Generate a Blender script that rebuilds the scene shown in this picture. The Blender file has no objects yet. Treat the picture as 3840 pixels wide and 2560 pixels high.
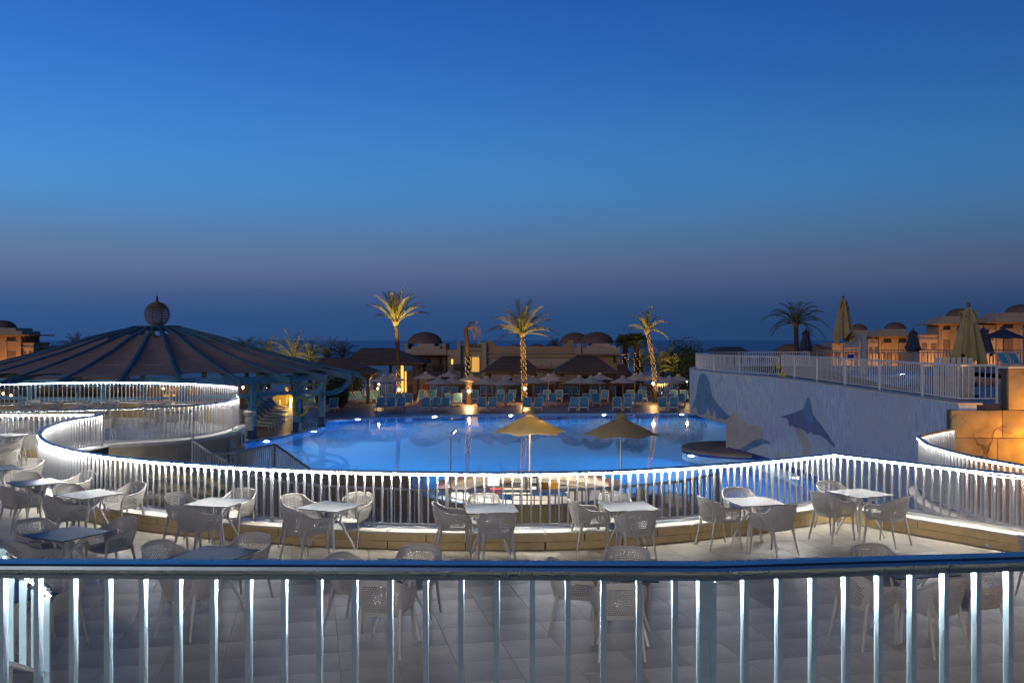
import bpy, bmesh, math, random
from mathutils import Vector, Matrix
R = math.radians
PI = math.pi
random.seed(7)
S = bpy.context.scene
C = S.collection

# ------------------------------------------------------------------ camera, sky, light, exposure
H = 3.39                     # camera height above the terrace floor (terrace = 0)
F = 3557.0                   # focal length in photograph pixels (3840 wide)
cam_d = bpy.data.cameras.new('camera')
cam = bpy.data.objects.new('camera', cam_d); C.objects.link(cam)
cam.location = (0, 0, H); cam.rotation_euler = (R(90), 0, 0)
cam_d.sensor_width = 36.0; cam_d.lens = F / 3840 * 36.0
cam_d.shift_y = -5.0 / 3840
cam_d.clip_start = 0.05; cam_d.clip_end = 60000
S.camera = cam

W = bpy.data.worlds.new('World'); S.world = W; W.use_nodes = True
wn, wl = W.node_tree.nodes, W.node_tree.links
wn.clear()
def srgb(r, g, b):
    f = lambda c: (c / 255 / 12.92) if c / 255 <= .04045 else ((c / 255 + .055) / 1.055) ** 2.4
    return (f(r), f(g), f(b), 1)
tc = wn.new('ShaderNodeTexCoord'); sp = wn.new('ShaderNodeSeparateXYZ')
wl.new(tc.outputs['Generated'], sp.inputs[0])
mr = wn.new('ShaderNodeMapRange'); mr.inputs[1].default_value = 0.0; mr.inputs[2].default_value = 1.0
wl.new(sp.outputs[2], mr.inputs[0])
rp = wn.new('ShaderNodeValToRGB'); cr = rp.color_ramp; cr.interpolation = 'B_SPLINE'
SKY = [(0.0, (44, 78, 128)), (1.5, (49, 82, 132)), (2.6, (66, 90, 138)), (3.8, (92, 108, 146)), (5.0, (95, 117, 154)),
       (6.6, (84, 129, 177)), (8.6, (75, 139, 201)), (11, (69, 136, 206)), (14, (57, 122, 201)), (17, (48, 110, 194)), (20, (42, 101, 186)), (25, (28, 80, 156)), (33, (17, 58, 118)), (45, (10, 42, 88)), (90, (7, 32, 68))]
while len(cr.elements) < len(SKY): cr.elements.new(0.5)
for e, (a, c) in zip(cr.elements, SKY):
    e.position = math.sin(R(a)); e.color = srgb(*c)
wl.new(mr.outputs[0], rp.inputs[0])
mx = wn.new('ShaderNodeMapRange')
mx.inputs[1].default_value = -0.55; mx.inputs[2].default_value = 0.55; mx.inputs[3].default_value = 1.26; mx.inputs[4].default_value = 0.70
wl.new(sp.outputs[0], mx.inputs[0])
mul = wn.new('ShaderNodeVectorMath'); mul.operation = 'SCALE'
wl.new(rp.outputs[0], mul.inputs[0]); wl.new(mx.outputs[0], mul.inputs['Scale'])
bg = wn.new('ShaderNodeBackground'); bg.inputs[1].default_value = 0.88
wo = wn.new('ShaderNodeOutputWorld')
wl.new(mul.outputs[0], bg.inputs[0]); wl.new(bg.outputs[0], wo.inputs[0])

sun_d = bpy.data.lights.new('sun', 'SUN'); sun = bpy.data.objects.new('sun', sun_d); C.objects.link(sun)
sun_d.energy = 0.72; sun_d.angle = R(40); sun_d.color = (1.0, 0.76, 0.48)      # afterglow of the sun that has set behind the camera
sun.rotation_euler = (R(80), 0, R(-34)); sun.location = (0, -20, 30)

S.view_settings.view_transform = 'Standard'; S.view_settings.look = 'None'
S.view_settings.exposure = 0; S.view_settings.gamma = 1; S.view_settings.use_curve_mapping = False
S.render.engine = 'CYCLES'
cy = S.cycles
cy.use_denoising = True; cy.max_bounces = 7; cy.transmission_bounces = 6; cy.glossy_bounces = 4; cy.diffuse_bounces = 3
cy.caustics_reflective = False; cy.caustics_refractive = False; cy.sample_clamp_indirect = 4.0
cy.use_light_tree = True; cy.transparent_max_bounces = 8

# ------------------------------------------------------------------ helpers
def P(u, v, z):
    "point on the level plane z seen in the photograph at u, v"
    d = (H - z) * F / (v - 1275.0)
    return ((u - 1920) * d / F, d)
def Q(u, v, d):
    return ((u - 1920) * d / F, d, H - (v - 1275) * d / F)

class MB:
    def __init__(s): s.v = []; s.f = []
    def add(s, vs, fs):
        o = len(s.v); s.v += [tuple(p) for p in vs]; s.f += [tuple(i + o for i in f) for f in fs]; return s
    def box(s, c, d, rz=0, rx=0, ry=0):
        x, y, z = d[0] / 2, d[1] / 2, d[2] / 2
        vs = [(-x, -y, -z), (x, -y, -z), (x, y, -z), (-x, y, -z), (-x, -y, z), (x, -y, z), (x, y, z), (-x, y, z)]
        m = Matrix.Translation(c) @ Matrix.Rotation(rz, 4, 'Z') @ Matrix.Rotation(ry, 4, 'Y') @ Matrix.Rotation(rx, 4, 'X')
        return s.add([m @ Vector(p) for p in vs], BOXF)
    def bbox(s, c, d, b=0.01, rz=0):
        "box with chamfered edges"
        bm = bmesh.new(); bmesh.ops.create_cube(bm, size=1)
        for v in bm.verts: v.co = Vector((v.co.x * d[0], v.co.y * d[1], v.co.z * d[2]))
        bmesh.ops.bevel(bm, geom=bm.edges[:], offset=b, segments=1, affect='EDGES', profile=0.5)
        m = Matrix.Translation(c) @ Matrix.Rotation(rz, 4, 'Z')
        bm.verts.index_update()
        s.add([m @ v.co for v in bm.verts], [[v.index for v in f.verts] for f in bm.faces]); bm.free(); return s
    def prism(s, poly, z0, z1):
        n = len(poly)
        vs = [(x, y, z0) for x, y in poly] + [(x, y, z1) for x, y in poly]
        fs = [tuple(range(n))[::-1], tuple(range(n, 2 * n))] + [(i, (i + 1) % n, n + (i + 1) % n, n + i) for i in range(n)]
        return s.add(vs, fs)
    def yprism(s, poly, y0, y1):
        "outline in x, z pushed along y"
        n = len(poly)
        vs = [(x, y0, z) for x, z in poly] + [(x, y1, z) for x, z in poly]
        fs = [tuple(range(n)), tuple(range(n, 2 * n))[::-1]] + [(i, n + i, n + (i + 1) % n, (i + 1) % n) for i in range(n)]
        return s.add(vs, fs)
    def tube(s, pts, rad, n=8, cap=True, flat=1.0):
        pts = [Vector(p) for p in pts]
        if not isinstance(rad, (list, tuple)): rad = [rad] * len(pts)
        vs = []; up = Vector((0, 0, 1)); side = None
        for i, p in enumerate(pts):
            t = (pts[min(i + 1, len(pts) - 1)] - pts[max(i - 1, 0)]).normalized()
            if side is None:
                side = t.cross(up)
                if side.length < .05: side = t.cross(Vector((0, 1, 0)))
            side = (side - t * side.dot(t)).normalized(); b = side.cross(t)
            for k in range(n):
                a = 2 * PI * k / n
                vs.append(p + side * (math.cos(a) * rad[i]) + b * (math.sin(a) * rad[i] * flat))
        m = len(pts)
        fs = [(i * n + k, i * n + (k + 1) % n, (i + 1) * n + (k + 1) % n, (i + 1) * n + k) for i in range(m - 1) for k in range(n)]
        if cap: fs += [tuple(range(n))[::-1], tuple(range((m - 1) * n, m * n))]
        return s.add(vs, fs)
    def lathe(s, prof, n=20, c=(0, 0, 0), a0=0, a1=2 * PI):
        full = abs(a1 - a0 - 2 * PI) < 1e-6
        k = n if full else n + 1
        vs = [(c[0] + r * math.cos(a0 + (a1 - a0) * i / n), c[1] + r * math.sin(a0 + (a1 - a0) * i / n), c[2] + z) for r, z in prof for i in range(k)]
        m = len(prof)
        fs = [(j * k + i, j * k + (i + 1) % k, (j + 1) * k + (i + 1) % k, (j + 1) * k + i) for j in range(m - 1) for i in range(n)]
        return s.add(vs, fs)
    def sweep(s, path, prof, closed=False):
        "path: list of (x,y,z); prof: closed outline of (a to the right of travel, b up)"
        n = len(path); k = len(prof); vs = []
        for i, p in enumerate(path):
            a = Vector(path[i - 1][:2]) if i else None
            b = Vector(path[i + 1][:2]) if i < n - 1 else None
            q = Vector(p[:2])
            t1 = (q - a).normalized() if a else (b - q).normalized()
            t2 = (b - q).normalized() if b else t1
            t = (t1 + t2)
            t = t.normalized() if t.length > 1e-6 else t1
            m = 1 / max(.35, t.dot(t1)); nx, ny = t.y * m, -t.x * m
            for a_, b_ in prof: vs.append((p[0] + nx * a_, p[1] + ny * a_, p[2] + b_))
        fs = [(i * k + j, i * k + (j + 1) % k, (i + 1) * k + (j + 1) % k, (i + 1) * k + j) for i in range(n - 1) for j in range(k)]
        fs += [tuple(range(k))[::-1], tuple(range((n - 1) * k, n * k))]
        return s.add(vs, fs)
    def mesh(s, name, m, smooth=None):
        me = bpy.data.meshes.new(name); me.from_pydata(s.v, [], s.f); me.materials.append(m)
        bm = bmesh.new(); bm.from_mesh(me); bmesh.ops.recalc_face_normals(bm, faces=bm.faces[:]); bm.to_mesh(me); bm.free()
        if smooth:
            me.polygons.foreach_set('use_smooth', [True] * len(me.polygons)); me.set_sharp_from_angle(angle=R(smooth))
        me.update(); return me
    def build(s, name, m, parent=None, smooth=None, **kw):
        return put(name, s.mesh(name, m, smooth), parent, **kw)
BOXF = [(0, 3, 2, 1), (4, 5, 6, 7), (0, 1, 5, 4), (1, 2, 6, 5), (2, 3, 7, 6), (3, 0, 4, 7)]

def put(name, me, parent=None, loc=None, rz=0, **tags):
    o = bpy.data.objects.new(name, me); C.objects.link(o)
    if parent is not None: o.parent = parent
    if loc is not None: o.location = loc
    if rz: o.rotation_euler = (0, 0, rz)
    for k, v in tags.items(): o[k] = v
    return o
def thing(name, label, category, loc=(0, 0, 0), rz=0, group=None):
    o = bpy.data.objects.new(name, None); C.objects.link(o); o.location = loc; o.rotation_euler = (0, 0, rz)
    o['label'] = label; o['category'] = category
    if group: o['group'] = group
    return o
def tag(o, label, category, group=None):
    o['label'] = label; o['category'] = category
    if group: o['group'] = group
    return o
def struct(o, kind='structure'):
    o['kind'] = kind; return o
def copy_tree(o, parent=None):
    c = o.copy(); C.objects.link(c); c.parent = parent
    for ch in o.children: copy_tree(ch, c)
    return c
def spline(pts, step=0.3):
    "Catmull-Rom through 2-D/3-D points, resampled at about step"
    p = [Vector(q) for q in pts]; out = []
    for i in range(len(p) - 1):
        a = p[i - 1] if i else p[i] * 2 - p[i + 1]; b, c = p[i], p[i + 1]; d = p[i + 2] if i + 2 < len(p) else c * 2 - b
        n = max(1, int((c - b).length / step))
        for j in range(n):
            t = j / n
            out.append(.5 * ((2 * b) + (c - a) * t + (2 * a - 5 * b + 4 * c - d) * t * t + (3 * b - a - 3 * c + d) * t ** 3))
    out.append(p[-1]); return out
def arclen(path):
    L = [0]
    for a, b in zip(path, path[1:]): L.append(L[-1] + (Vector(b) - Vector(a)).length)
    return L
def at_len(path, L, s):
    s = max(0, min(L[-1], s))
    for i in range(len(L) - 1):
        if s <= L[i + 1] or i == len(L) - 2:
            t = (s - L[i]) / max(1e-9, L[i + 1] - L[i]); a, b = Vector(path[i]), Vector(path[i + 1])
            return a.lerp(b, t), (b - a).normalized()
def offset(path, a):
    out = []; n = len(path)
    for i in range(n):
        t = (Vector(path[min(i + 1, n - 1)]) - Vector(path[max(i - 1, 0)])).normalized()
        out.append(Vector((path[i][0] + t.y * a, path[i][1] - t.x * a)))
    return out
def inside(poly, x, y):
    r = False; j = len(poly) - 1
    for i in range(len(poly)):
        xi, yi = poly[i]; xj, yj = poly[j]
        if (yi > y) != (yj > y) and x < (xj - xi) * (y - yi) / (yj - yi) + xi: r = not r
        j = i
    return r
ORD = ['first', 'second', 'third', 'fourth', 'fifth', 'sixth', 'seventh', 'eighth', 'ninth', 'tenth', 'eleventh', 'twelfth', 'thirteenth',
       'fourteenth', 'fifteenth', 'sixteenth', 'seventeenth', 'eighteenth', 'nineteenth', 'twentieth', 'twenty-first', 'twenty-second', 'twenty-third']

# ------------------------------------------------------------------ materials
def mat(name, col, rough=.6, metal=0, var=.15, scale=3.0, bump=0, bscale=40, rnd=0, col2=None, spec=.5, stretch=None, detail=4, island=False):
    m = bpy.data.materials.new(name); m.use_nodes = True; n, l = m.node_tree.nodes, m.node_tree.links
    b = n['Principled BSDF']; b.inputs['Roughness'].default_value = rough; b.inputs['Metallic'].default_value = metal
    b.inputs['Specular IOR Level'].default_value = spec
    g = n.new('ShaderNodeTexCoord'); src = g.outputs['Object']
    if stretch:
        mp = n.new('ShaderNodeMapping'); mp.inputs['Scale'].default_value = stretch; l.new(src, mp.inputs[0]); src = mp.outputs[0]
    nz = n.new('ShaderNodeTexNoise'); nz.inputs['Scale'].default_value = scale; nz.inputs['Detail'].default_value = detail; nz.inputs['Roughness'].default_value = .62
    l.new(src, nz.inputs['Vector'])
    rr = n.new('ShaderNodeMapRange'); rr.inputs[1].default_value = .3; rr.inputs[2].default_value = .7
    l.new(nz.outputs[0], rr.inputs[0])
    mxn = n.new('ShaderNodeMix'); mxn.data_type = 'RGBA'
    c = Vector(col[:3]); c2 = Vector(col2[:3]) if col2 else c * (1 - var)
    mxn.inputs[6].default_value = (*(c * (1 + (0 if col2 else var))), 1); mxn.inputs[7].default_value = (*c2, 1)
    l.new(rr.outputs[0], mxn.inputs[0]); out = mxn.outputs[2]
    if rnd:
        if island:
            oi = n.new('ShaderNodeNewGeometry'); ro = oi.outputs['Random Per Island']
        else:
            oi = n.new('ShaderNodeObjectInfo'); ro = oi.outputs['Random']
        r2 = n.new('ShaderNodeMapRange'); r2.inputs[3].default_value = 1 - rnd; r2.inputs[4].default_value = 1 + rnd
        l.new(ro, r2.inputs[0]); vm = n.new('ShaderNodeVectorMath'); vm.operation = 'SCALE'
        l.new(out, vm.inputs[0]); l.new(r2.outputs[0], vm.inputs['Scale']); out = vm.outputs[0]
    l.new(out, b.inputs['Base Color'])
    # gloss is never quite even
    rm = n.new('ShaderNodeMapRange'); rm.inputs[3].default_value = max(.02, rough * .8); rm.inputs[4].default_value = min(1, rough * 1.2)
    l.new(nz.outputs[0], rm.inputs[0]); l.new(rm.outputs[0], b.inputs['Roughness'])
    if bump:
        n2 = n.new('ShaderNodeTexNoise'); n2.inputs['Scale'].default_value = bscale; n2.inputs['Detail'].default_value = 5
        l.new(src, n2.inputs['Vector']); bp = n.new('ShaderNodeBump'); bp.inputs['Strength'].default_value = bump; bp.inputs['Distance'].default_value = .02
        l.new(n2.outputs[0], bp.inputs['Height']); l.new(bp.outputs[0], b.inputs['Normal'])
    return m
def emit(name, col, s):
    m = bpy.data.materials.new(name); m.use_nodes = True; n, l = m.node_tree.nodes, m.node_tree.links
    n.clear(); e = n.new('ShaderNodeEmission'); e.inputs[0].default_value = (*col, 1); e.inputs[1].default_value = s
    o = n.new('ShaderNodeOutputMaterial'); l.new(e.outputs[0], o.inputs[0]); return m

M = {}
M['rail'] = mat('rail_aluminium', (.52, .53, .54), .36, .30, .08, 8, .05, 60)
M['rail_near'] = mat('near_rail_aluminium', (.30, .43, .52), .34, .35, .12, 9, .06, 50)
M['rail_paint'] = mat('rail_grey_paint', (.50, .51, .52), .42, .15, .08, 6)
M['dark_rail'] = mat('dark_rail_paint', (.27, .28, .30), .5, .1, .12, 6)  # darker grey than the other rail paints
M['white_rail'] = mat('white_rail_paint', (.74, .74, .72), .45, 0, .08, 6)
M['led'] = emit('led_white', (1.0, .965, .89), 265)
M['led_far'] = emit('led_white_far', (1.0, .965, .89), 150)
M['led_land'] = emit('led_white_landing', (1.0, .965, .89), 90)
M['handrail'] = mat('handrail_steel', (.20, .27, .33), .28, .92, .10, 5, .04, 40, stretch=(1, 1, 1))
M['led_dim'] = emit('led_white_soft', (1.0, .97, .90), 420)
M['tile'] = mat('terrace_tile', (.32, .295, .245), .44, 0, .26, .7, .04, 70, rnd=.15)
M['tile_i'] = mat('terrace_tile_far', (.32, .295, .245), .44, 0, .26, .7, .04, 70, rnd=.15, island=True)
M['grout'] = mat('tile_grout', (.18, .165, .145), .9)
M['kerb'] = mat('sandstone_kerb', (.66, .49, .24), .7, 0, .12, 5, .06, 50, rnd=.07)
M['coping'] = mat('pale_coping', (.60, .57, .49), .5, 0, .10, 5, .03, 60, rnd=.05)
M['chair'] = mat('grey_resin', (.42, .40, .365), .42, 0, .05, 6, rnd=.05)
M['table_leg'] = mat('white_resin', (.60, .60, .58), .42, 0, .05, 6)
M['table_top'] = mat('dark_laminate', (.045, .052, .066), .38, 0, .14, 7, spec=.28)
M['table_edge'] = mat('black_core_edge', (.012, .012, .014), .5)
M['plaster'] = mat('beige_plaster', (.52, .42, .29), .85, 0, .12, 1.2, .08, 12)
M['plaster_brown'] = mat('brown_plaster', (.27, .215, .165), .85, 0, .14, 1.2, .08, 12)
M['stone'] = mat('ashlar_stone', (.46, .33, .17), .8, 0, .28, 1.6, .9, 3.2, rnd=.08)
def cracked(m):
    n, l = m.node_tree.nodes, m.node_tree.links; b = n['Principled BSDF']; src = b.inputs['Base Color'].links[0].from_socket
    g = n.new('ShaderNodeTexCoord'); nz = n.new('ShaderNodeTexNoise'); nz.inputs['Scale'].default_value = 1.1; nz.inputs['Detail'].default_value = 4; l.new(g.outputs['Object'], nz.inputs['Vector'])
    ad = n.new('ShaderNodeMix'); ad.data_type = 'VECTOR'; ad.inputs[0].default_value = .45; l.new(g.outputs['Object'], ad.inputs[4]); l.new(nz.outputs['Color'], ad.inputs[5])
    vo = n.new('ShaderNodeTexVoronoi'); vo.feature = 'DISTANCE_TO_EDGE'; vo.inputs['Scale'].default_value = 2.0; l.new(ad.outputs[1], vo.inputs['Vector'])
    r = n.new('ShaderNodeMapRange'); r.inputs[1].default_value = .004; r.inputs[2].default_value = .035; l.new(vo.outputs['Distance'], r.inputs[0])
    n3 = n.new('ShaderNodeTexNoise'); n3.inputs['Scale'].default_value = .8; l.new(g.outputs['Object'], n3.inputs['Vector']); r3 = n.new('ShaderNodeMapRange'); r3.inputs[1].default_value = .45; r3.inputs[2].default_value = .6; l.new(n3.outputs[0], r3.inputs[0])
    mxx = n.new('ShaderNodeMath'); mxx.operation = 'MAXIMUM'; l.new(r.outputs[0], mxx.inputs[0]); l.new(r3.outputs[0], mxx.inputs[1])
    mc = n.new('ShaderNodeMix'); mc.data_type = 'RGBA'; mc.inputs[6].default_value = (.13, .085, .04, 1); l.new(src, mc.inputs[7]); l.new(mxx.outputs[0], mc.inputs[0]); l.new(mc.outputs[2], b.inputs['Base Color'])
    bp = n.new('ShaderNodeBump'); bp.inputs['Strength'].default_value = .8; bp.inputs['Distance'].default_value = .05; l.new(mxx.outputs[0], bp.inputs['Height'])
    old = b.inputs['Normal'].links[0].from_node; l.new(old.outputs[0], bp.inputs['Normal']); l.new(bp.outputs[0], b.inputs['Normal'])
cracked(M['stone'])
M['joint'] = mat('stone_joint', (.12, .09, .06), .95)
M['deck'] = mat('pool_deck_stone', (.24, .165, .14), .42, 0, .22, .5, .05, 20)
M['paving'] = mat('pit_paving', (.36, .31, .24), .7, 0, .15, .8)
M['pooltile'] = mat('pool_tile', (.004, .155, .52), .4, 0, .12, 1.2)
M['pooledge'] = mat('pool_edge_tile', (.32, .46, .62), .35, 0, .12, 3)
M['navytile'] = mat('navy_tile', (.012, .03, .20), .3, 0, .2, 4, rnd=.2)
M['wood_blue'] = mat('faded_blue_timber', (.05, .145, .21), .6, 0, .3, 1.6, .1, 30, stretch=(1, 1, 1))
M['wood_dark_blue'] = mat('deep_blue_paint', (.02, .06, .14), .55, 0, .2, 2)
M['canvas'] = mat('brown_canvas', (.36, .26, .21), .9, 0, .10, 1.0)
M['cord'] = mat('pale_cord', (.5, .45, .36), .8)
M['wood_brown'] = mat('dark_timber', (.09, .055, .035), .6, 0, .25, 3)
M['ball_wood'] = mat('weathered_slat', (.16, .125, .11), .8, 0, .2, 4)
M['thatch'] = mat('timber_shingle', (.10, .075, .065), .75, 0, .35, 1.2, .3, 10, stretch=(.4, .4, 6))
M['wood_blue_light'] = mat('pale_blue_timber', (.16, .40, .52), .6, 0, .25, 1.8, .08, 30)
M['sling'] = mat('blue_sling', (.10, .30, .43), .6, 0, .1, 4, rnd=.12)
M['white'] = mat('white_plastic', (.62, .60, .57), .45, 0, .06, 4)
M['canopy'] = mat('beige_canvas', (.76, .68, .57), .85, 0, .08, 2, rnd=.06)
M['canopy_cream'] = mat('cream_canvas', (.72, .63, .38), .85, 0, .10, 2)
M['canopy_khaki'] = mat('khaki_canvas', (.33, .27, .13), .9, 0, .12, 3)
M['navy_canvas'] = mat('navy_canvas', (.035, .045, .08), .9, 0, .1, 3)
M['pole'] = mat('steel_pole', (.5, .5, .48), .35, .8, .05, 5)
M['wood_pole'] = mat('wood_pole', (.34, .24, .14), .6, 0, .15, 5)
M['bark'] = mat('palm_bark', (.055, .036, .022), .9, 0, .3, 6, .5, 16)
M['frond'] = mat('palm_frond', (.085, .10, .030), .55, 0, .25, 2)
M['frond_dry'] = mat('dry_frond', (.22, .15, .075), .8, 0, .2, 3)
M['leaf'] = mat('shrub_leaf', (.045, .075, .022), .55, 0, .3, 3)
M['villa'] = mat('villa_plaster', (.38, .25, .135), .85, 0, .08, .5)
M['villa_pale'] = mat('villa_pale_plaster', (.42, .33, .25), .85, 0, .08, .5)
M['villa_brown_shade'] = mat('villa_brown_shaded_plaster', (.17, .12, .085), .85, 0, .1, .5)  # shade put into the kiosk wall and recesses; plain brown on garden walls
M['dome'] = mat('dome_plaster', (.15, .095, .075), .8, 0, .10, 1, .2, 12)
M['brick'] = mat('dome_brick', (.16, .075, .05), .85, 0, .2, 8, .3, 20)
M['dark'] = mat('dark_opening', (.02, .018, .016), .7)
M['glow_win'] = emit('lit_shutter', (1.0, .55, .10), 1.6)
M['lamp_warm'] = emit('warm_lamp_glass', (1.0, .66, .26), 28)
M['bead'] = emit('warm_string_bead', (1.0, .55, .17), 2.6)
M['lamp_white'] = emit('white_lamp_glass', (.95, .98, 1.0), 60)
M['pool_lamp'] = emit('pool_lamp_glass', (.80, .95, 1.0), 30)
M['sand'] = mat('dry_ground', (.20, .15, .11), .9, 0, .2, .1)
M['cushion'] = mat('beige_cushion', (.42, .37, .25), .9, 0, .1, 4)
M['yellow_trim'] = mat('yellow_piping', (.60, .44, .05), .7)
M['granite'] = mat('speckled_granite', (.60, .56, .50), .35, 0, .3, 22, col2=(.22, .19, .16))
M['pinkstone'] = mat('pink_stone', (.42, .26, .19), .5, 0, .25, 9)
M['counter'] = mat('pale_counter', (.66, .62, .52), .45, 0, .08, 3)
M['yellow_wall'] = mat('yellow_bar_wall', (.50, .38, .12), .7, 0, .12, 2)
M['red'] = mat('dark_red_cloth', (.25, .02, .02), .7)
M['skin'] = mat('skin', (.35, .2, .13), .6)
M['clear'] = mat('frosted_plastic', (.55, .68, .66), .3)
M['steel'] = mat('stainless', (.55, .55, .55), .25, .9)
M['black'] = mat('black_plastic', (.02, .02, .022), .4)
M['orange'] = mat('orange_box', (.55, .24, .02), .6)
M['buoy'] = mat('buoy_yellow', (.60, .50, .06), .5)
M['bluepl'] = mat('blue_plastic', (.01, .03, .45), .4)
M['rope'] = mat('rope_fibre', (.55, .52, .44), .9)
M['sign'] = mat('sign_white', (.7, .7, .7), .5)
M['signblue'] = mat('sign_print_blue', (.03, .08, .35), .5)

def translucent(m, f):
    n, l = m.node_tree.nodes, m.node_tree.links; b = n['Principled BSDF']; src = b.inputs['Base Color'].links[0].from_socket
    t = n.new('ShaderNodeBsdfTranslucent'); l.new(src, t.inputs[0]); x = n.new('ShaderNodeMixShader'); x.inputs[0].default_value = f
    l.new(b.outputs[0], x.inputs[1]); l.new(t.outputs[0], x.inputs[2]); l.new(x.outputs[0], n['Material Output'].inputs[0])
translucent(M['canopy_cream'], .6); translucent(M['canopy'], .3); translucent(M['canvas'], .15)

# mural wall: brushed blue over pale plaster, rubbed and stained
def mural_material():
    m = bpy.data.materials.new('mural_paint'); m.use_nodes = True; n, l = m.node_tree.nodes, m.node_tree.links
    b = n['Principled BSDF']; b.inputs['Roughness'].default_value = .8
    g = n.new('ShaderNodeTexCoord')
    def noise(sc, scale, detail=5):
        mp = n.new('ShaderNodeMapping'); mp.inputs['Scale'].default_value = scale; l.new(g.outputs['Object'], mp.inputs[0])
        z = n.new('ShaderNodeTexNoise'); z.inputs['Scale'].default_value = sc; z.inputs['Detail'].default_value = detail; z.inputs['Roughness'].default_value = .7
        l.new(mp.outputs[0], z.inputs['Vector']); return z.outputs[0]
    def rng(x, a, c, lo=0, hi=1):
        r = n.new('ShaderNodeMapRange'); r.inputs[1].default_value = a; r.inputs[2].default_value = c; r.inputs[3].default_value = lo; r.inputs[4].default_value = hi
        l.new(x, r.inputs[0]); return r.outputs[0]
    def mixc(fac, a, c):
        x = n.new('ShaderNodeMix'); x.data_type = 'RGBA'
        for i, q in ((6, a), (7, c)):
            if isinstance(q, tuple): x.inputs[i].default_value = (*q, 1)
            else: l.new(q, x.inputs[i])
        l.new(fac, x.inputs[0]); return x.outputs[2]
    strokes = rng(noise(5, (1, 1.6, .45)), .40, .62)
    c = mixc(strokes, (.38, .54, .68), (.72, .77, .80))
    c = mixc(rng(noise(.35, (1, 1, 1)), .45, .62), c, (.58, .61, .66))
    c = mixc(rng(noise(2.2, (1, 1, .35)), .60, .72), c, (.26, .38, .50))
    spx = n.new('ShaderNodeSeparateXYZ'); l.new(g.outputs['Object'], spx.inputs[0])
    c = mixc(rng(noise(3, (1, 1, .15), 6), .62, .75, 0, .7), c, (.25, .24, .22))
    l.new(c, b.inputs['Base Color'])
    bp = n.new('ShaderNodeBump'); bp.inputs['Strength'].default_value = .5; bp.inputs['Distance'].default_value = .03
    l.new(noise(6, (1, 1.5, .4)), bp.inputs['Height']); l.new(bp.outputs[0], b.inputs['Normal'])
    return m
M['mural'] = mural_material()
M['mural_dark'] = mat('mural_deep_blue', (.15, .28, .43), .8, 0, .25, 3)
M['mural_grey'] = mat('mural_grey_blue', (.15, .17, .28), .8, 0, .2, 3)
M['mural_sand'] = mat('mural_bare_plaster', (.58, .52, .43), .85, 0, .1, 2)

def water_material(name, bump, rough):
    m = bpy.data.materials.new(name); m.use_nodes = True; n, l = m.node_tree.nodes, m.node_tree.links
    b = n['Principled BSDF']; b.inputs['Base Color'].default_value = (1, 1, 1, 1); b.inputs['Transmission Weight'].default_value = 1
    b.inputs['IOR'].default_value = 1.27; b.inputs['Roughness'].default_value = rough
    g = n.new('ShaderNodeTexCoord'); z = n.new('ShaderNodeTexNoise'); z.inputs['Scale'].default_value = .9; z.inputs['Detail'].default_value = 3
    l.new(g.outputs['Object'], z.inputs['Vector']); bp = n.new('ShaderNodeBump'); bp.inputs['Strength'].default_value = bump; bp.inputs['Distance'].default_value = .02
    l.new(z.outputs[0], bp.inputs['Height']); l.new(bp.outputs[0], b.inputs['Normal'])
    return m
M['water'] = water_material('pool_water', .04, .035)
def sea_material():
    m = mat('sea_water', (.007, .072, .29), .35, 0, .1, .002, spec=.10)
    n, l = m.node_tree.nodes, m.node_tree.links; b = n['Principled BSDF']
    g = n.new('ShaderNodeTexCoord'); mp = n.new('ShaderNodeMapping'); mp.inputs['Scale'].default_value = (.02, .06, .02); l.new(g.outputs['Object'], mp.inputs[0])
    z = n.new('ShaderNodeTexNoise'); z.inputs['Scale'].default_value = 4; z.inputs['Detail'].default_value = 6
    l.new(mp.outputs[0], z.inputs['Vector']); bp = n.new('ShaderNodeBump'); bp.inputs['Strength'].default_value = .6; bp.inputs['Distance'].default_value = 1.0
    l.new(z.outputs[0], bp.inputs['Height']); l.new(bp.outputs[0], b.inputs['Normal']); return m
M['sea'] = sea_material()

def lamp(kind, loc, energy, col, radius=.08, rot=None, spot=None, parent=None, blend=.5):
    d = bpy.data.lights.new(kind.lower() + '_light', kind); d.energy = energy; d.color = col; d.shadow_soft_size = radius
    if spot: d.spot_size = R(spot); d.spot_blend = blend
    o = bpy.data.objects.new('light', d); C.objects.link(o); o.location = loc
    if rot: o.rotation_euler = rot
    if parent: o.parent = parent
    return o

# ------------------------------------------------------------------ ground, sea, terrace
g = MB().add([(-400, -40, -5), (400, -40, -5), (400, 61, -5), (-400, 61, -5)], [(0, 1, 2, 3)]).build('ground', M['sand']); struct(g)
g = MB().prism([(-260, 62.5), (-16, 62.5), (-13.3, 62.45), (-11, 64.2), (-8.3, 66), (-1.15, 67.9), (13, 68.9), (20, 69), (260, 69), (260, 230), (-260, 230)], -2.6, -1.9).build('pool_deck', M['deck']); struct(g)
g = MB().prism([(-300, 229), (300, 229), (420, 300), (-420, 300)], -9, -2.4).build('beach', M['sand']); struct(g)
g = MB().add([(-30000, 240, -8.5), (30000, 240, -8.5), (30000, 50000, -8.5), (-30000, 50000, -8.5)], [(0, 1, 2, 3)]).build('sea', M['sea']); struct(g)

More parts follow.
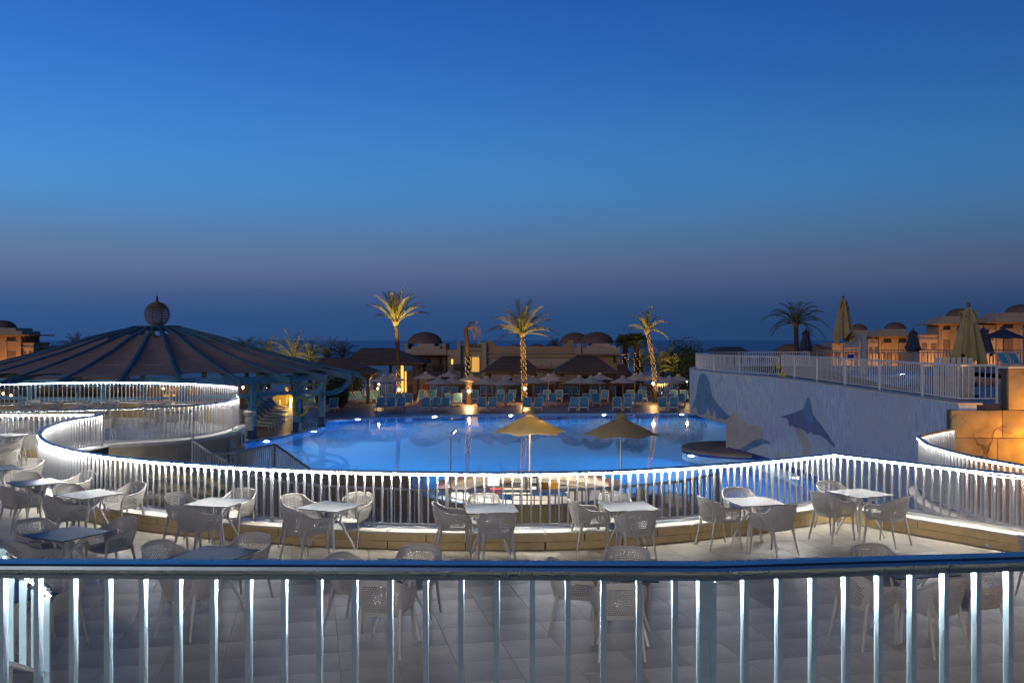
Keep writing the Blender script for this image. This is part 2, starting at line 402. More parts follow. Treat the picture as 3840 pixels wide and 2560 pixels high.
MAIN = [(-12.05, 27.9), (-12.12, 25.9), (-11.75, 24.0), (-11.1, 22.3), (-10.35, 20.9), (-9.4, 19.55), (-8.1, 18.25), (-6.8, 17.35), (-5.4, 16.65), (-3.9, 16.1),
        (-2.44, 15.75), (-.9, 15.58), (.6, 15.6), (2.1, 15.95), (3.6, 16.6), (4.9, 17.35), (6.16, 18.16)]
MAIN_ARC = spline(MAIN, .35)
MAIN_R = [Vector((6.16, 18.16)), Vector((7.2, 16.72)), Vector((8.27, 15.3)), Vector((9.4, 13.75)), Vector((10.6, 12.1))]
LEFT_A = [Vector((-24, 27.75)), Vector((-18, 27.8)), Vector((-12.05, 27.9))]
EDGE = [tuple(p) for p in offset(LEFT_A, -.2)[:-1]] + [tuple(p) for p in offset(MAIN_ARC, -.22)[1:-1]] + [(6.28, 18.45)] + [tuple(p) for p in offset(MAIN_R, -.22)[1:]]
TERR = EDGE + [(12, 12.1), (12, 3.6), (-24, 3.6)]
tb = MB().prism(TERR, -.9, -.012).build('terrace_floor', M['grout']); struct(tb)
# floor tiles, turned about 12 degrees to the view
TS = .60; ang = R(12); ca, sa = math.cos(ang), math.sin(ang)
tm = MB(); h = TS / 2 - .0018; b_ = .003
tm.add([(-h, -h, -.02), (h, -h, -.02), (h, h, -.02), (-h, h, -.02), (-h, -h, -b_), (h, -h, -b_), (h, h, -b_), (-h, h, -b_),
        (-h + b_, -h + b_, 0), (h - b_, -h + b_, 0), (h - b_, h - b_, 0), (-h + b_, h - b_, 0)],
       [(0, 1, 5, 4), (1, 2, 6, 5), (2, 3, 7, 6), (3, 0, 4, 7), (4, 5, 9, 8), (5, 6, 10, 9), (6, 7, 11, 10), (7, 4, 8, 11), (8, 9, 10, 11)])
tile_me = tm.mesh('tile', M['tile'])
cells = []
for i in range(-60, 60):
    for j in range(0, 70):
        x, y = i * TS * ca - j * TS * sa, i * TS * sa + j * TS * ca
        if y < 8.6 or y > 29: continue
        if abs(x) > y * .60 + 1.2: continue
        if not inside(TERR, x, y): continue
        cells.append((y * y * .5 + abs(x) * .1, x, y, i, j))
cells.sort()
vis = cells[:300]; rest = cells[300:]
for k, x, y, i, j in vis: put('tile', tile_me, tb, (x, y, 0), ang)
rm = MB()
for k, x, y, i, j in rest:
    mt = Matrix.Translation((x, y, 0)) @ Matrix.Rotation(ang, 4, 'Z')
    rm.add([mt @ Vector(p) for p in tm.v], tm.f[4:])
struct(rm.build('far_tiles', M['tile_i'], tb), 'stuff')

# ------------------------------------------------------------------ railings
HP = [(-.050, 0), (.042, 0), (.053, -.008), (.057, -.022), (.052, -.036), (.040, -.044), (.034, -.050), (.034, -.066), (-.034, -.066), (-.034, -.050), (-.046, -.044), (-.055, -.030), (-.055, -.012)]
def railing(name, label, pts, top=.95, spacing=.154, lit=True, led='led', side=1, post_every=20, m='rail', scale=.8, gap=.075, group=None, bw=.025, bd=.040,
            led_off=.028, baluster_m=None, post_w=.05, first_post=True, last_post=True, category='railing', sag=None, led_flat=False, led_h=.0015):
    pts = [Vector((p[0], p[1], p[2])) for p in pts]
    root = thing(name, label, category, pts[0], 0, group); o = pts[0]
    loc = [p - o for p in pts]
    bm_ = M[baluster_m or m]; mm = M[m]
    hp = [(a * scale * side, b * scale) for a, b in HP]; lip = .066 * scale
    MB().sweep([(p.x, p.y, p.z + top) for p in loc], hp).build('handrail', M['handrail'] if m == 'rail' else mm, root, smooth=30)
    MB().sweep([(p.x, p.y, p.z + gap) for p in loc], [(-.016, -.014), (.016, -.014), (.016, .014), (-.016, .014)]).build('bottom_rail', mm, root)
    if lit:
        a = led_off * side; w = .008
        lp = []
        for i, p in enumerate(loc):
            dz = 0
            if sag:
                for s0, s1, dep in sag:
                    if s0 < i < s1: dz = -dep * math.sin(PI * (i - s0) / (s1 - s0))
            lp.append((p.x, p.y, p.z + top - lip - .007 + dz))
        if led_flat:
            fm = MB(); nrm = offset([(q[0], q[1]) for q in lp], a)
            for i in range(len(lp) - 1):
                (x0, y0), (x1, y1) = nrm[i], nrm[i + 1]; t_ = (Vector((x1, y1)) - Vector((x0, y0))).normalized() * .007
                z0, z1 = lp[i][2] + .004, lp[i + 1][2] + .004
                fm.add([(x0 - t_.y, y0 + t_.x, z0), (x1 - t_.y, y1 + t_.x, z1), (x1 + t_.y, y1 - t_.x, z1), (x0 + t_.y, y0 - t_.x, z0)], [(0, 1, 2, 3)])
            fm.build('led_strip', M[led], root)
        else: MB().sweep(lp, [(a - w, .005 - led_h), (a + w, .005 - led_h), (a + w, .005 + led_h), (a - w, .005 + led_h)]).build('led_strip', M[led], root)
    L = arclen([tuple(p) for p in loc]); n = max(2, int(round(L[-1] / spacing))); hb = top - gap - lip
    slope = abs(loc[-1].z - loc[0].z) > .05
    bal = MB().box((0, 0, hb / 2), (bw, bd, hb)).mesh('baluster', bm_)
    post = MB().box((0, 0, (top - lip) / 2), (post_w, post_w, top - lip)).box((0, 0, .006), (post_w * 2.0, post_w * 1.7, .012)).mesh('post', bm_)
    for i in range(n + 1):
        p, t = at_len([tuple(q) for q in loc], L, i * L[-1] / n)
        rz = math.atan2(t.y, t.x)
        is_post = (i % post_every == 0) or i == n
        if (i == 0 and not first_post) or (i == n and not last_post): is_post = False
        if is_post: put('post', post, root, p, rz)
        else: put('baluster', bal, root, (p.x, p.y, p.z + gap), rz)
    return root
def flat(path, z): return [(p[0], p[1], z) for p in path]

def kerb(name, label, path, z0, h, side=1, wi=.27, wo=.20, block=1.25, courses=2):
    "low wall of stone courses with pale coping slabs; side=1 when the floor lies to the right of travel"
    root = thing(name, label, 'kerb wall', (0, 0, 0))
    path = [Vector(p) for p in path]; L = arclen([tuple(p) for p in path]); n = max(1, int(L[-1] / block))
    hc = (h - .035) / courses
    pa = [tuple(q) for q in path]
    MB().sweep([(q[0], q[1], z0 - .3) for q in pa], [(-(wo - .01) * 1, 0), ((wi - .012), 0), ((wi - .012), h + .26), (-(wo - .01), h + .26)] if side > 0 else
               [(-(wi - .012), 0), (wo - .01, 0), (wo - .01, h + .26), (-(wi - .012), h + .26)]).build('core', M['joint'], root)
    for c in range(courses + 1):
        for i in range(n):
            s0 = (i + (.5 if c % 2 else 0)) * L[-1] / n; s1 = s0 + L[-1] / n
            s0 += .0025; s1 = min(s1, L[-1]) - .0025
            if s0 >= L[-1] - .05: continue
            if c % 2 and i == 0: spans = [(.002, s0 - .005), (s0, s1)]
            else: spans = [(s0, s1)]
            for a, b in spans:
                if b - a < .03: continue
                pp = []
                for q in (0, .5, 1):
                    p, t = at_len(pa, L, a + (b - a) * q); pp.append((p.x, p.y, 0))
                if c < courses:
                    zz0, zz1 = z0 + c * hc + .002, z0 + (c + 1) * hc - .003; fi, fo = wi + random.uniform(-.003, .003), wo
                else:
                    zz0, zz1 = z0 + h - .035, z0 + h; fi, fo = wi + .02, wo + .03
                if c == courses: pr = [(-fo * side, zz0), (fi * side, zz0), (fi * side, zz1 - .006), ((fi - .008) * side, zz1), (-fo * side, zz1)]
                else:
                    t0 = wi - .05
                    pr = [(t0 * side, zz0), ((fi - .006) * side, zz0), (fi * side, zz0 + .006), (fi * side, zz1 - .006), ((fi - .006) * side, zz1), (t0 * side, zz1)]
                MB().sweep(pp, pr).build('coping_slab' if c == courses else 'stone', M['coping'] if c == courses else M['kerb'], root)
    return root

KH = .29
kerb('kerb_wall', 'low sandstone kerb under the curved lit railing beside the tables', MAIN_ARC, 0, KH)
kerb('kerb_wall', 'straight sandstone kerb running off to the right past the plastic bottle', MAIN_R, 0, KH)
kerb('kerb_wall', 'low sandstone kerb at the far left end of the terrace', LEFT_A, 0, KH, courses=2)
railing('railing', 'curved aluminium railing with glowing strip light around the dining terrace', flat(MAIN_ARC, KH), .94, post_every=20, led_off=.042)
railing('railing', 'straight lit railing behind the plastic bottle with sagging strip light', flat(spline(MAIN_R, .3), KH), .94, post_every=24, sag=[(7, 11, .03), (10, 16, .06)])
railing('railing', 'straight lit railing at the far left end of the dining terrace', flat(spline(LEFT_A, .5), KH), .94, last_post=False)
# retaining wall below the terrace edge
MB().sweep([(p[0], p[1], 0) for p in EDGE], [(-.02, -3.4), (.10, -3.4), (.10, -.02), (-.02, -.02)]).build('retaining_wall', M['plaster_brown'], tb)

# upper terrace where the camera stands, and its railing
up = MB().prism([(-30, -12), (30, -12), (30, 4.9), (4.6, 4.66), (.84, 4.2), (-30, 4.28)], -.5, 1.45).build('upper_terrace', M['plaster']); struct(up)
front = [(-4.2, 4.15, 1.45), (-3.0, 4.135, 1.45), (-1.5, 4.11, 1.45), (.0, 4.09, 1.45), (.84, 4.08, 1.45), (.86, 4.08, 1.45), (2.3, 4.255, 1.45), (4.5, 4.53, 1.45)]
railing('railing', 'near foreground railing with blue steel handrail across the bottom of the picture', front, .98, .152, True, 'led_dim', 1, 100, 'rail', 1.0, .08, None, .022, .042, led_off=-.030, post_w=.05, led_h=.0045, baluster_m='rail_near')
fp = MB().box((0, 0, .46), (.062, .062, .92)).box((.028, -.035, .46), (.022, .02, .9))
fp.build('railing_post', M['rail_near'], None, None, loc=(.83, 4.08, 1.45), rz=.03, label='wide steel post where the foreground railing bends', category='post')
# stair railing at the lower left and the first steps
railing('stair_railing', 'short lit stair railing with end post at lower left', [(-2.78, 5.1, 1.37), (-2.93, 5.6, 1.17), (-3.2, 6.5, .80)], .90, .42, True, 'led_land', 1, 100, 'rail', .95, .30, led_off=.03, post_w=.065, baluster_m='rail_near')
st = thing('stone_steps', 'pale stone steps going down from the upper terrace at lower left', 'steps', (-3.9, 5.6, 0), R(16))
for i in range(8):
    MB().bbox((0, -.75 + i * .3, (1.28 - i * .165) / 2), (1.0, .31, 1.28 - i * .165), .012).build('step', M['coping'], st)

# ------------------------------------------------------------------ second terrace at the left
B_F = [(-22, 29.6), (-18.5, 29.2), (-15.8, 29.25), (-14.1, 29.6), (-12.3, 30.4), (-11.1, 31.25), (-10.4, 32.5), (-10.22, 34.2), (-10.38, 36.0), (-10.75, 37.2)]
B_B = [(-25.5, 37.5), (-21.6, 39.9), (-20.0, 41.4), (-17.4, 41.9), (-15.7, 41.5), (-13.95, 40.7), (-12.75, 39.75), (-11.6, 38.55), (-10.82, 37.5)]
BF, BB = spline(B_F, .4), spline(B_B, .4)
bpoly = [tuple(p) for p in offset(BF, .22)] + [tuple(p) for p in offset(BB, -.2)][::-1]
bt = MB().prism(bpoly, -3.4, -.004).build('lower_terrace', M['plaster']); struct(bt)
fl = MB().prism([tuple(p) for p in BF] + [tuple(p) for p in BB][::-1], -.05, 0.0).build('lower_terrace_floor', M['tile']); struct(fl)
MB().sweep(flat(BF, 0), [(-.16, .0), (.26, .0), (.26, .10), (-.16, .10)]).build('coping', M['coping'], bt)
MB().sweep(flat(BB, 0), [(-.16, .0), (.24, .0), (.24, .60), (-.16, .60)]).build('parapet', M['kerb'], bt)
MB().sweep(flat(BB, 0), [(-.18, .602), (.27, .602), (.27, .65), (-.18, .65)]).build('parapet_coping', M['coping'], bt)
railing('railing', 'lit railing on the near side of the rounded terrace at left', flat(BF, .10), 1.13, .168, True, 'led_far', -1, 18, gap=.10, led_off=.028, bw=.026, bd=.03)
railing('railing', 'bright lit railing on the back wall of the rounded terrace in front of pavilion', flat(BB, .65),   .91, .178, True, 'led_far', 1, 17)
nl = thing('newel_post', 'small stone newel post behind the rounded terrace railing', 'post', (-10.55, 37.9, 0))
MB().lathe([(.0, -.2), (.22, -.2), (.22, .35), (.28, .38), (.33, .52), (.30, .56), (0, .6)], 14).build('shaft', M['coping'], nl, 30)
x, y = P(847, 1640, -.45)
wl_ = thing('wall_lamp', 'unlit pierced clay wall lamp on the curved beige wall', 'wall lamp', (-9.97, 33.6, -.55), R(-90))
MB().lathe([(.17, -.22), (.17, .1), (.12, .25), (.02, .4), (0, .4)], 12, a0=0, a1=PI, c=(0, 0, 0)).build('shade', M['coping'], wl_, 40)
for i in range(3):
    for j in range(5):
        a = PI * (j + 1 + (i % 2) * .4) / 6.2
        MB().box((.175 * math.cos(a), .175 * math.sin(a), -.12 + i * .1), (.035, .01, .045), a - PI / 2).build('piercing', M['dark'], wl_)
sg = thing('wall_sign', 'small white notice plate at the right end of the curved wall', 'sign', (-9.97, 35.2, -.25), R(83))
MB().box((0, 0, 0), (.42, .02, .56)).build('plate', M['sign'], sg)
MB().box((0, -.012, -.02), (.16, .008, .34)).build('symbol', M['signblue'], sg)

# ------------------------------------------------------------------ landing with stairs at the right, stone wall
LAND = spline([(10.85, 23.3), (10.3, 22.75), (9.71, 22.1), (9.2, 21.45), (8.94, 20.65), (8.72, 19.9), (8.65, 19.2), (8.62, 18.4), (8.65, 17.66), (8.9, 16.5), (9.3, 15.2)], .3)
lp_ = [tuple(p) for p in offset(LAND, -.45)]
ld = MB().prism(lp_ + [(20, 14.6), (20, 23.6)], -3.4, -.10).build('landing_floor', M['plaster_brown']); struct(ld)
MB().sweep(flat(LAND, -.1), [(-.47, 0), (.25, 0), (.25, .12), (-.47, .12)] ).build('coping', M['coping'], ld)
MB().prism([tuple(p) for p in offset(LAND, .2)] + [(19, 14.9), (19, 23.4)], -.098, -.02).build('paving', M['tile'], ld)
railing('railing', 'curved lit railing on the landing in front of the orange stone wall', flat(LAND, .02), 1.21, .150, True, 'led_land', 1, 26, gap=.10)
railing('stair_railing', 'slanting grey stair railing between main terrace and right landing', [(7.6, 18.6, -2.2), (8.2, 17.6, -1.75), (9.3, 15.8, -.95)], .85, .3, False, m='rail_paint', post_every=30)

sw = thing('stone_wall', 'big rough stone block wall glowing orange at right edge', 'wall', (0, 0, 0))
MB().box((15.65, 24.25, -.32), (8.9, .4, 3.85)).build('core', M['joint'], sw); MB().box((16.35, 24.25, 2.14), (7.5, .4, 1.03)).build('core', M['joint'], sw)
random.seed(11)
rows = [(-1.9, -.75), (-.75, .22), (.22, .92), (.92, 1.62), (1.62, 2.66)]
for ri, (z0, z1) in enumerate(rows):
    x = 11.15 - random.uniform(0, .5) if ri % 2 else 11.15
    if ri == 4: x = 12.55
    while x < 19:
        w = random.uniform(.8, 1.5); x0 = max(11.12, x); x1 = x + w
        if ri == 4: x0 = x
        nx, nz = 7, 6; bmm = MB(); vs = []
        ox, oz = random.uniform(-9, 9), random.uniform(-9, 9)
        for j in range(nz + 1):
            for i in range(nx + 1):
                fx, fz = i / nx, j / nz
                e = min(fx, 1 - fx, fz, 1 - fz)
                dpt = .0 if e < .01 else .035 + .03 * math.sin(3.1 * (fx * 2 + ox) + 2 * math.sin(fz * 5 + oz)) + random.uniform(-.012, .012)
                vs.append((x0 + .008 + (x1 - x0 - .016) * fx, 23.98 - dpt, z0 + .008 + (z1 - z0 - .016) * fz))
        fs = [(j * (nx + 1) + i, j * (nx + 1) + i + 1, (j + 1) * (nx + 1) + i + 1, (j + 1) * (nx + 1) + i) for j in range(nz) for i in range(nx)]
        bmm.add(vs, fs)
        bmm.box(((x0 + x1) / 2, 24.03, (z0 + z1) / 2), (x1 - x0 - .016, .09, z1 - z0 - .016))
        bmm.build('stone_block', M['stone'], sw, 60)
        x = x1
MB().box((15.8, 24.2, 2.70), (6.6, .62, .06)).build('coping', M['coping'], sw)
ul = thing('uplight', 'warm floor uplight washing the stone wall beyond the right edge', 'lamp', (13.75, 22.75, -.02))
MB().lathe([(0, 0), (.11, 0), (.11, .12), (.08, .13)], 12).build('housing', M['black'], ul)
MB().lathe([(0, .131), (.075, .131)], 12).build('lens', M['lamp_warm'], ul)
lamp('SPOT', (0, 0, .17), 620, (1.0, .42, .045), .10, (R(180 - 32), 0, R(25)), 150, ul, .8)

wlm = thing('lantern_post', 'warm lantern on a post beyond the right picture edge', 'lamp', (9.2, 8.6, 0))
MB().tube([(0, 0, 0), (0, 0, 2.1)], .035, 8).build('post', M['black'], wlm)
MB().lathe([(0, -.14), (.07, -.12), (.10, 0), (.07, .12), (0, .14)], 12, (0, 0, 2.26)).build('globe', M['lamp_warm'], wlm, 60)
lamp('POINT', (-.16, 0, 2.26), 130, (1.0, .56, .24), .12, parent=wlm)

# ------------------------------------------------------------------ chairs and tables
def chair_parts():
    top = spline([(-.245, .262, .47), (-.272, .262, .58), (-.290, .215, .655), (-.292, .08, .672), (-.286, -.06, .690), (-.268, -.175, .745), (-.222, -.260, .800), (-.115, -.305, .822), (0, -.315, .826)], .02)
    bot = spline([(-.222, .235, .425), (-.224, .225, .425), (-.226, .175, .428), (-.224, .06, .428), (-.216, -.05, .425), (-.200, -.13, .422), (-.168, -.185, .42), (-.088, -.21, .42), (0, -.215, .42)], .02)
    Lt, Lb = arclen([tuple(p) for p in top]), arclen([tuple(p) for p in bot])
    top = [tuple(p) for p in top]; bot = [tuple(p) for p in bot]
    def half(s, t):
        a, _ = at_len(top, Lt, s * Lt[-1]); b, _ = at_len(bot, Lb, s * Lb[-1])
        p = b.lerp(a, t); bulge = math.sin(PI * t) * .018
        c = Vector((p.x, p.y, 0)); 
        if c.length > .01: p = p + c.normalized() * bulge
        return p
    def surf(s, t):          # s in 0..2, mirrored at 1
        if s <= 1: return half(s, t)
        p = half(2 - s, t); return Vector((-p.x, p.y, p.z))
    def panel(s0, s1, holes, ns, nt):
        "grid of cells, each solid or pierced by a hexagon; thin shell with two faces"
        mb = MB(); th = .0035; cache = {}
        def sv(i, j):
            s, t = s0 + (s1 - s0) * i / ns, j / nt
            k = (round(s, 5), round(t, 5))
            if k not in cache:
                p = surf(s, t); e = .004
                ds = surf(min(2, s + e), t) - surf(max(0, s - e), t); dt = surf(s, min(1, t + e)) - surf(s, max(0, t - e))
                nn = ds.cross(dt); nn = nn.normalized() if nn.length > 1e-9 else Vector((0, 0, 1)); cache[k] = (p, nn)
            return cache[k]
        def em(pts, fs, both=True):
            o = [sv(*q) for q in pts]; n = len(o)
            mb.add([p + q * th for p, q in o] + [p - q * th for p, q in o], fs(n))
        for j in range(nt):
            off = .5 if j % 2 else 0
            cells = [(0, .5)] + [(i + .5, i + 1.5) for i in range(ns - 1)] + [(ns - .5, ns)] if off else [(i, i + 1) for i in range(ns)]
            for a, b in cells:
                cx = (a + b) / 2; full = b - a > .9
                if full and holes(s0 + (s1 - s0) * cx / ns, (j + .5) / nt):
                    outer = [(a, j), (cx, j), (b, j), (b, j + 1), (cx, j + 1), (a, j + 1)]
                    q = .36
                    inner = [(cx - q, j + .28), (cx, j + .10), (cx + q, j + .28), (cx + q, j + .72), (cx, j + .90), (cx - q, j + .72)]
                    def fs(n):
                        r = []
                        for k in range(6):
                            k2 = (k + 1) % 6
                            r += [(k, k2, 6 + k2, 6 + k), (12 + k2, 12 + k, 18 + k, 18 + k2), (6 + k, 6 + k2, 18 + k2, 18 + k)]
                        return r
                    em(outer + inner, fs)
                else:
                    em([(a, j), (b, j), (b, j + 1), (a, j + 1)], lambda n: [(0, 1, 2, 3), (7, 6, 5, 4)])
        return mb
    def hole_back(s, t):
        x = abs(s - 1) / .34
        return .14 < t < .86 and x < .80 - .28 * max(0, .45 - t) - (.25 if t > .78 else 0)
    def hole_arm(s, t):
        u = s if s < 1 else 2 - s
        return .17 < t < .80 and .15 < u < .47 and not (t > .68 and u > .40)
    back = panel(.66, 1.34, hole_back, 19, 16); al = panel(0, .66, hole_arm, 22, 10); ar = panel(1.34, 2, hole_arm, 22, 10)
    rim = MB().tube([surf(2 * i / 70, 1.0) for i in range(71)], [.009 + .006 * math.sin(PI * i / 70) for i in range(71)], 6)
    bands = []
    for s in (.575, 1.425):   # thick ribs where the rear legs run up into the back
        band = MB(); bands.append(band); band.tube([surf(s + (.02 if s < 1 else -.02) * k, k / 8 * .9) for k in range(9)], [.020 - .010 * k / 8 for k in range(9)], 6, flat=.6)
    seat = MB(); n = 10; vs = []
    for j in range(n + 1):
        for i in range(n + 1):
            a, b = i / n * 2 - 1, j / n * 2 - 1
            w = .222 - .05 * max(0, -b) ** 2; y = b * .222 + .008
            x = a * w; r = max(abs(a), abs(b)) ** 4
            z = .428 + .016 * (a * a) ** 1.5 + (.022 * max(0, -b) ** 2) - .012 * max(0, b) ** 3
            vs.append((x * (1 - .05 * b * b * a * a), y * (1 - .06 * a * a * b * b), z))
    m = n + 1
    fs = [(j * m + i, j * m + i + 1, (j + 1) * m + i + 1, (j + 1) * m + i) for j in range(n) for i in range(n)]
    seat.add(vs, fs); seat.add([(x, y, z - .022) for x, y, z in vs], [f[::-1] for f in fs])
    rim_i = [i for i in range(m)] + [j * m + n for j in range(1, m)] + [n * m + i for i in range(n - 1, -1, -1)] + [j * m for j in range(n - 1, 0, -1)]
    seat.add([vs[i] for i in rim_i] + [(vs[i][0], vs[i][1], vs[i][2] - .022) for i in rim_i], [(k, (k + 1) % len(rim_i), len(rim_i) + (k + 1) % len(rim_i), len(rim_i) + k) for k in range(len(rim_i))])
    legs = []
    for sx in (-1, 1):
        legs.append(MB().tube([(sx * .238, .238, .50), (sx * .236, .240, .40), (sx * .240, .262, .2), (sx * .246, .285, .0)], [.021, .022, .018, .014], 8))
        legs.append(MB().tube([(sx * .222, -.165, .50), (sx * .216, -.185, .42), (sx * .228, -.235, .2), (sx * .245, -.285, .0)], [.022, .024, .018, .014], 8))
    mm = M['chair']
    return [('backrest', back.mesh('backrest', mm, 40)), ('armrest', al.mesh('armrest', mm, 40)), ('armrest', ar.mesh('armrest', mm, 40)), ('rim', rim.mesh('rim', mm, 60)),
            ('rib', bands[0].mesh('rib', mm, 60)), ('rib', bands[1].mesh('rib', mm, 60)), ('seat', seat.mesh('seat', mm, 40))] + [('leg', q.mesh('leg', mm, 60)) for q in legs]
CH = chair_parts()
def chair(x, y, facing, label, group, back=True, z=0):
    "x, y = where the middle of the back's top edge stands; facing in degrees"
    f = R(facing); 
    if back: x, y = x + .30 * math.cos(f), y + .30 * math.sin(f)
    o = thing('armchair', label, 'armchair', (x, y, z), f - PI / 2, group)
    for nme, me in CH: put(nme, me, o)
    return o
def table_parts():
    top = MB().bbox((0, 0, .745), (.79, .79, .010), .003).mesh('table_top', M['table_top'])
    edge = MB()
    for a in range(4):
        edge.box((.397 * math.cos(a * PI / 2), .397 * math.sin(a * PI / 2), .7448), (.006, .80 if a % 2 == 0 else .80, .0108), a * PI / 2)
    edge = edge.mesh('edge', M['table_edge'])
    legs = []
    for k in range(4):
        a = PI / 4 + k * PI / 2; c, s = math.cos(a), math.sin(a); a2 = a + PI / 2; c2, s2 = math.cos(a2), math.sin(a2)
        mb = MB()
        mb.tube([(.40 * c, .40 * s, 0), (.33 * c, .33 * s, .16), (.215 * c, .215 * s, .36), (.155 * c, .155 * s, .50), (.175 * c, .175 * s, .62), (.26 * c, .26 * s, .737)], [.019, .022, .025, .027, .025, .024], 8, flat=.75)
        mb.tube([(.175 * c, .175 * s, .44), (.10 * c + .03 * c2, .10 * s + .03 * s2, .52), (.02 * c + .12 * c2, .02 * s + .12 * s2, .60), (.02 * c + .22 * c2, .02 * s + .22 * s2, .737)], [.022, .020, .020, .022], 8, flat=.75)
        legs.append(mb.mesh('leg', M['table_leg'], 60))
    return [('table_top', top), ('edge', edge)] + [('leg', q) for q in legs]
TB = table_parts()
def table(x, y, deg, label, group, z=0):
    o = thing('dining_table', label, 'table', (x, y, z), R(deg), group)
    for nme, me in TB: put(nme, me, o)
    return o
SIDE = {'L': 'left', 'N': 'near', 'F': 'far', 'R': 'right'}
TABLES = [
 # description, x, y, rotation, [(side, back x, back y, facing)]
 ('first railing-row table from left', -8.85, 17.63, -46, [('F', -9.49, 18.45, -50), ('R', -8.22, 18.5, 235), ('N', -8.95, 16.66, 55)]),
 ('second railing-row table from left', -7.25, 16.31, -34.5, [('L', -7.95, 16.86, -38), ('N', -7.62, 15.5, 48), ('R', -6.72, 17.12, 238)]),
 ('third railing-row table from left', -4.80, 15.50, -14, [('L', -5.70, 15.92, -26), ('N', -5.10, 14.62, 58), ('F', -4.60, 16.42, 250)]),
 ('fourth railing-row table from left', -2.89, 15.11, -25.8, [('L', -3.70, 15.77, -36), ('N', -3.38, 14.35, 52), ('F', -2.52, 16.0, 248)]),
 ('fifth railing-row table from left', -.33, 14.90, 6.5, [('L', -1.25, 14.95, 8), ('N', -.19, 14.1, 98), ('F', -.48, 15.85, 276)]),
 ('sixth railing-row table from left', 1.84, 15.10, 9.8, [('L', .94, 15.2, 14), ('N', 1.95, 14.27, 98), ('F', 1.68, 16.0, 280)]),
 ('seventh railing-row table from left', 3.97, 15.55, 12, [('L', 3.10, 15.5, 18), ('N', 4.30, 14.72, 122), ('F', 3.88, 16.5, 276)]),
 ('eighth railing-row table from left', 6.01, 16.40, 25, [('L', 5.17, 15.95, 32), ('R', 6.42, 15.5, 128), ('F', 5.72, 17.3, 288)]),
 ('first second-row table from left', -6.07, 12.98, -28.3, [('L', -6.92, 13.6, -36), ('R', -5.53, 13.75, 236), ('N', -6.48, 12.2, 52)]),
 ('second second-row table from left', -3.685, 11.71, -17.7, [('L', -4.58, 12.1, -26), ('F', -3.38, 12.6, 250), ('N', -3.85, 10.72, 70)]),
 ('middle table behind near railing', -1.28, 11.04, -9, [('L', -2.14, 11.41, -23), ('F', -1.13, 11.9, 262), ('N', -1.44, 10.1, 80)]),
 ('table left of near railing bend', 1.28, 10.83, -9.5, [('L', .42, 11.1, -6), ('F', 1.42, 11.78, 266), ('N', 1.16, 9.98, 92)]),
 ('warm-lit table at lower right', 4.57, 10.97, 12, [('F', 4.47, 11.95, 284), ('L', 3.68, 10.52, 28), ('N', 4.72, 10.14, 112), ('R', 5.48, 10.75, 195)]),
 ('table behind the stair post', -5.30, 9.85, -38, [('F', -4.98, 10.75, 250), ('N', -5.05, 9.05, 100)]),
 ('left edge table by railing curve', -10.62, 19.5, -42, [('R', -10.05, 20.3, 218)]),
 ('far corner table', -13.98, 26.5, -12, [('F', -14.1, 27.35, 268), ('R', -12.98, 25.75, 168)]),
]
for d, x, y, rot, chs in TABLES:
    table(x, y, rot, 'dark-topped square table with white splayed legs, the ' + d.replace(' table', '', 1) if False else 'square dark-topped dining table, the ' + d, 'tables on the dining terrace')
    for sd, bx, by, fc in chs:
        chair(bx, by, fc, 'grey perforated armchair on the %s side of the %s' % (SIDE[sd], d), 'armchairs on the dining terrace')
chair(-8.25, 15.0, 200, 'grey perforated armchair cut by the left picture edge above the second-row table', 'armchairs on the dining terrace')
chair(-12.75, 24.7, 198, 'grey perforated armchair by the left edge just below the far corner table', 'armchairs on the dining terrace')
chair(-11.75, 22.6, 202, 'grey perforated armchair by the left edge where the railing bends sharpest', 'armchairs on the dining terrace')
chair(6.70, 12.35, 8, 'grey perforated armchair cut by the right picture edge', 'armchairs on the dining terrace')
BT = [
 ('leftmost table by pavilion railing', -20.0, 40.0, 5, [('F', -20.55, 40.75, 280), ('R', -19.2, 40.55, 205), ('L', -20.55, 39.2, 40)]),
 ('second table by pavilion railing', -17.6, 40.4, -8, [('L', -18.5, 40.6, -20), ('F', -17.45, 41.2, 265), ('R', -16.55, 39.9, 195)]),
 ('middle table of rounded terrace', -17.3, 38.2, 3, [('N', -17.3, 37.3, 82), ('R', -16.1, 37.2, 125)]),
 ('right table by pavilion railing', -15.0, 39.6, 10, [('L', -15.6, 39.8, -5), ('R', -14.5, 40.2, 232)]),
 ('rightmost table of rounded terrace', -12.25, 35.0, 8, [('N', -12.75, 34.1, 58), ('F', -12.0, 36.3, 250), ('R', -11.45, 35.2, 185)]),
 ('front left table of rounded terrace', -16.7, 31.6, 0, [('R', -15.75, 31.3, 188), ('F', -16.9, 32.5, 275)]),
]
for d, x, y, rot, chs in BT:
    table(x, y, rot, 'square dark-topped dining table, the ' + d, 'tables on the rounded terrace')
    for sd, bx, by, fc in chs:
        chair(bx, by, fc, 'pale armchair on the %s side of the %s' % (SIDE[sd], d), 'armchairs on the rounded terrace')
chair(-13.5, 32.3, 192, 'lone pale armchair facing left behind the end of the curved railing', 'armchairs on the rounded terrace')
# plastic bottle on the floor
x, y = P(3722, 2046, .03)
bo = thing('water_bottle', 'empty clear plastic bottle with blue label lying on the floor', 'bottle', (x, y, .033), R(-15))
MB().tube([(-.11, 0, 0), (-.10, 0, 0), (.05, 0, 0), (.085, 0, 0), (.10, 0, 0)], [.026, .032, .032, .014, .012], 12).build('body', M['clear'], bo, 40)
MB().tube([(-.04, 0, 0), (.03, 0, 0)], .0335, 12).build('label_band', M['bluepl'], bo, 40)
MB().tube([(.10, 0, 0), (.118, 0, 0)], .014, 10).build('cap', M['bluepl'], bo, 40)

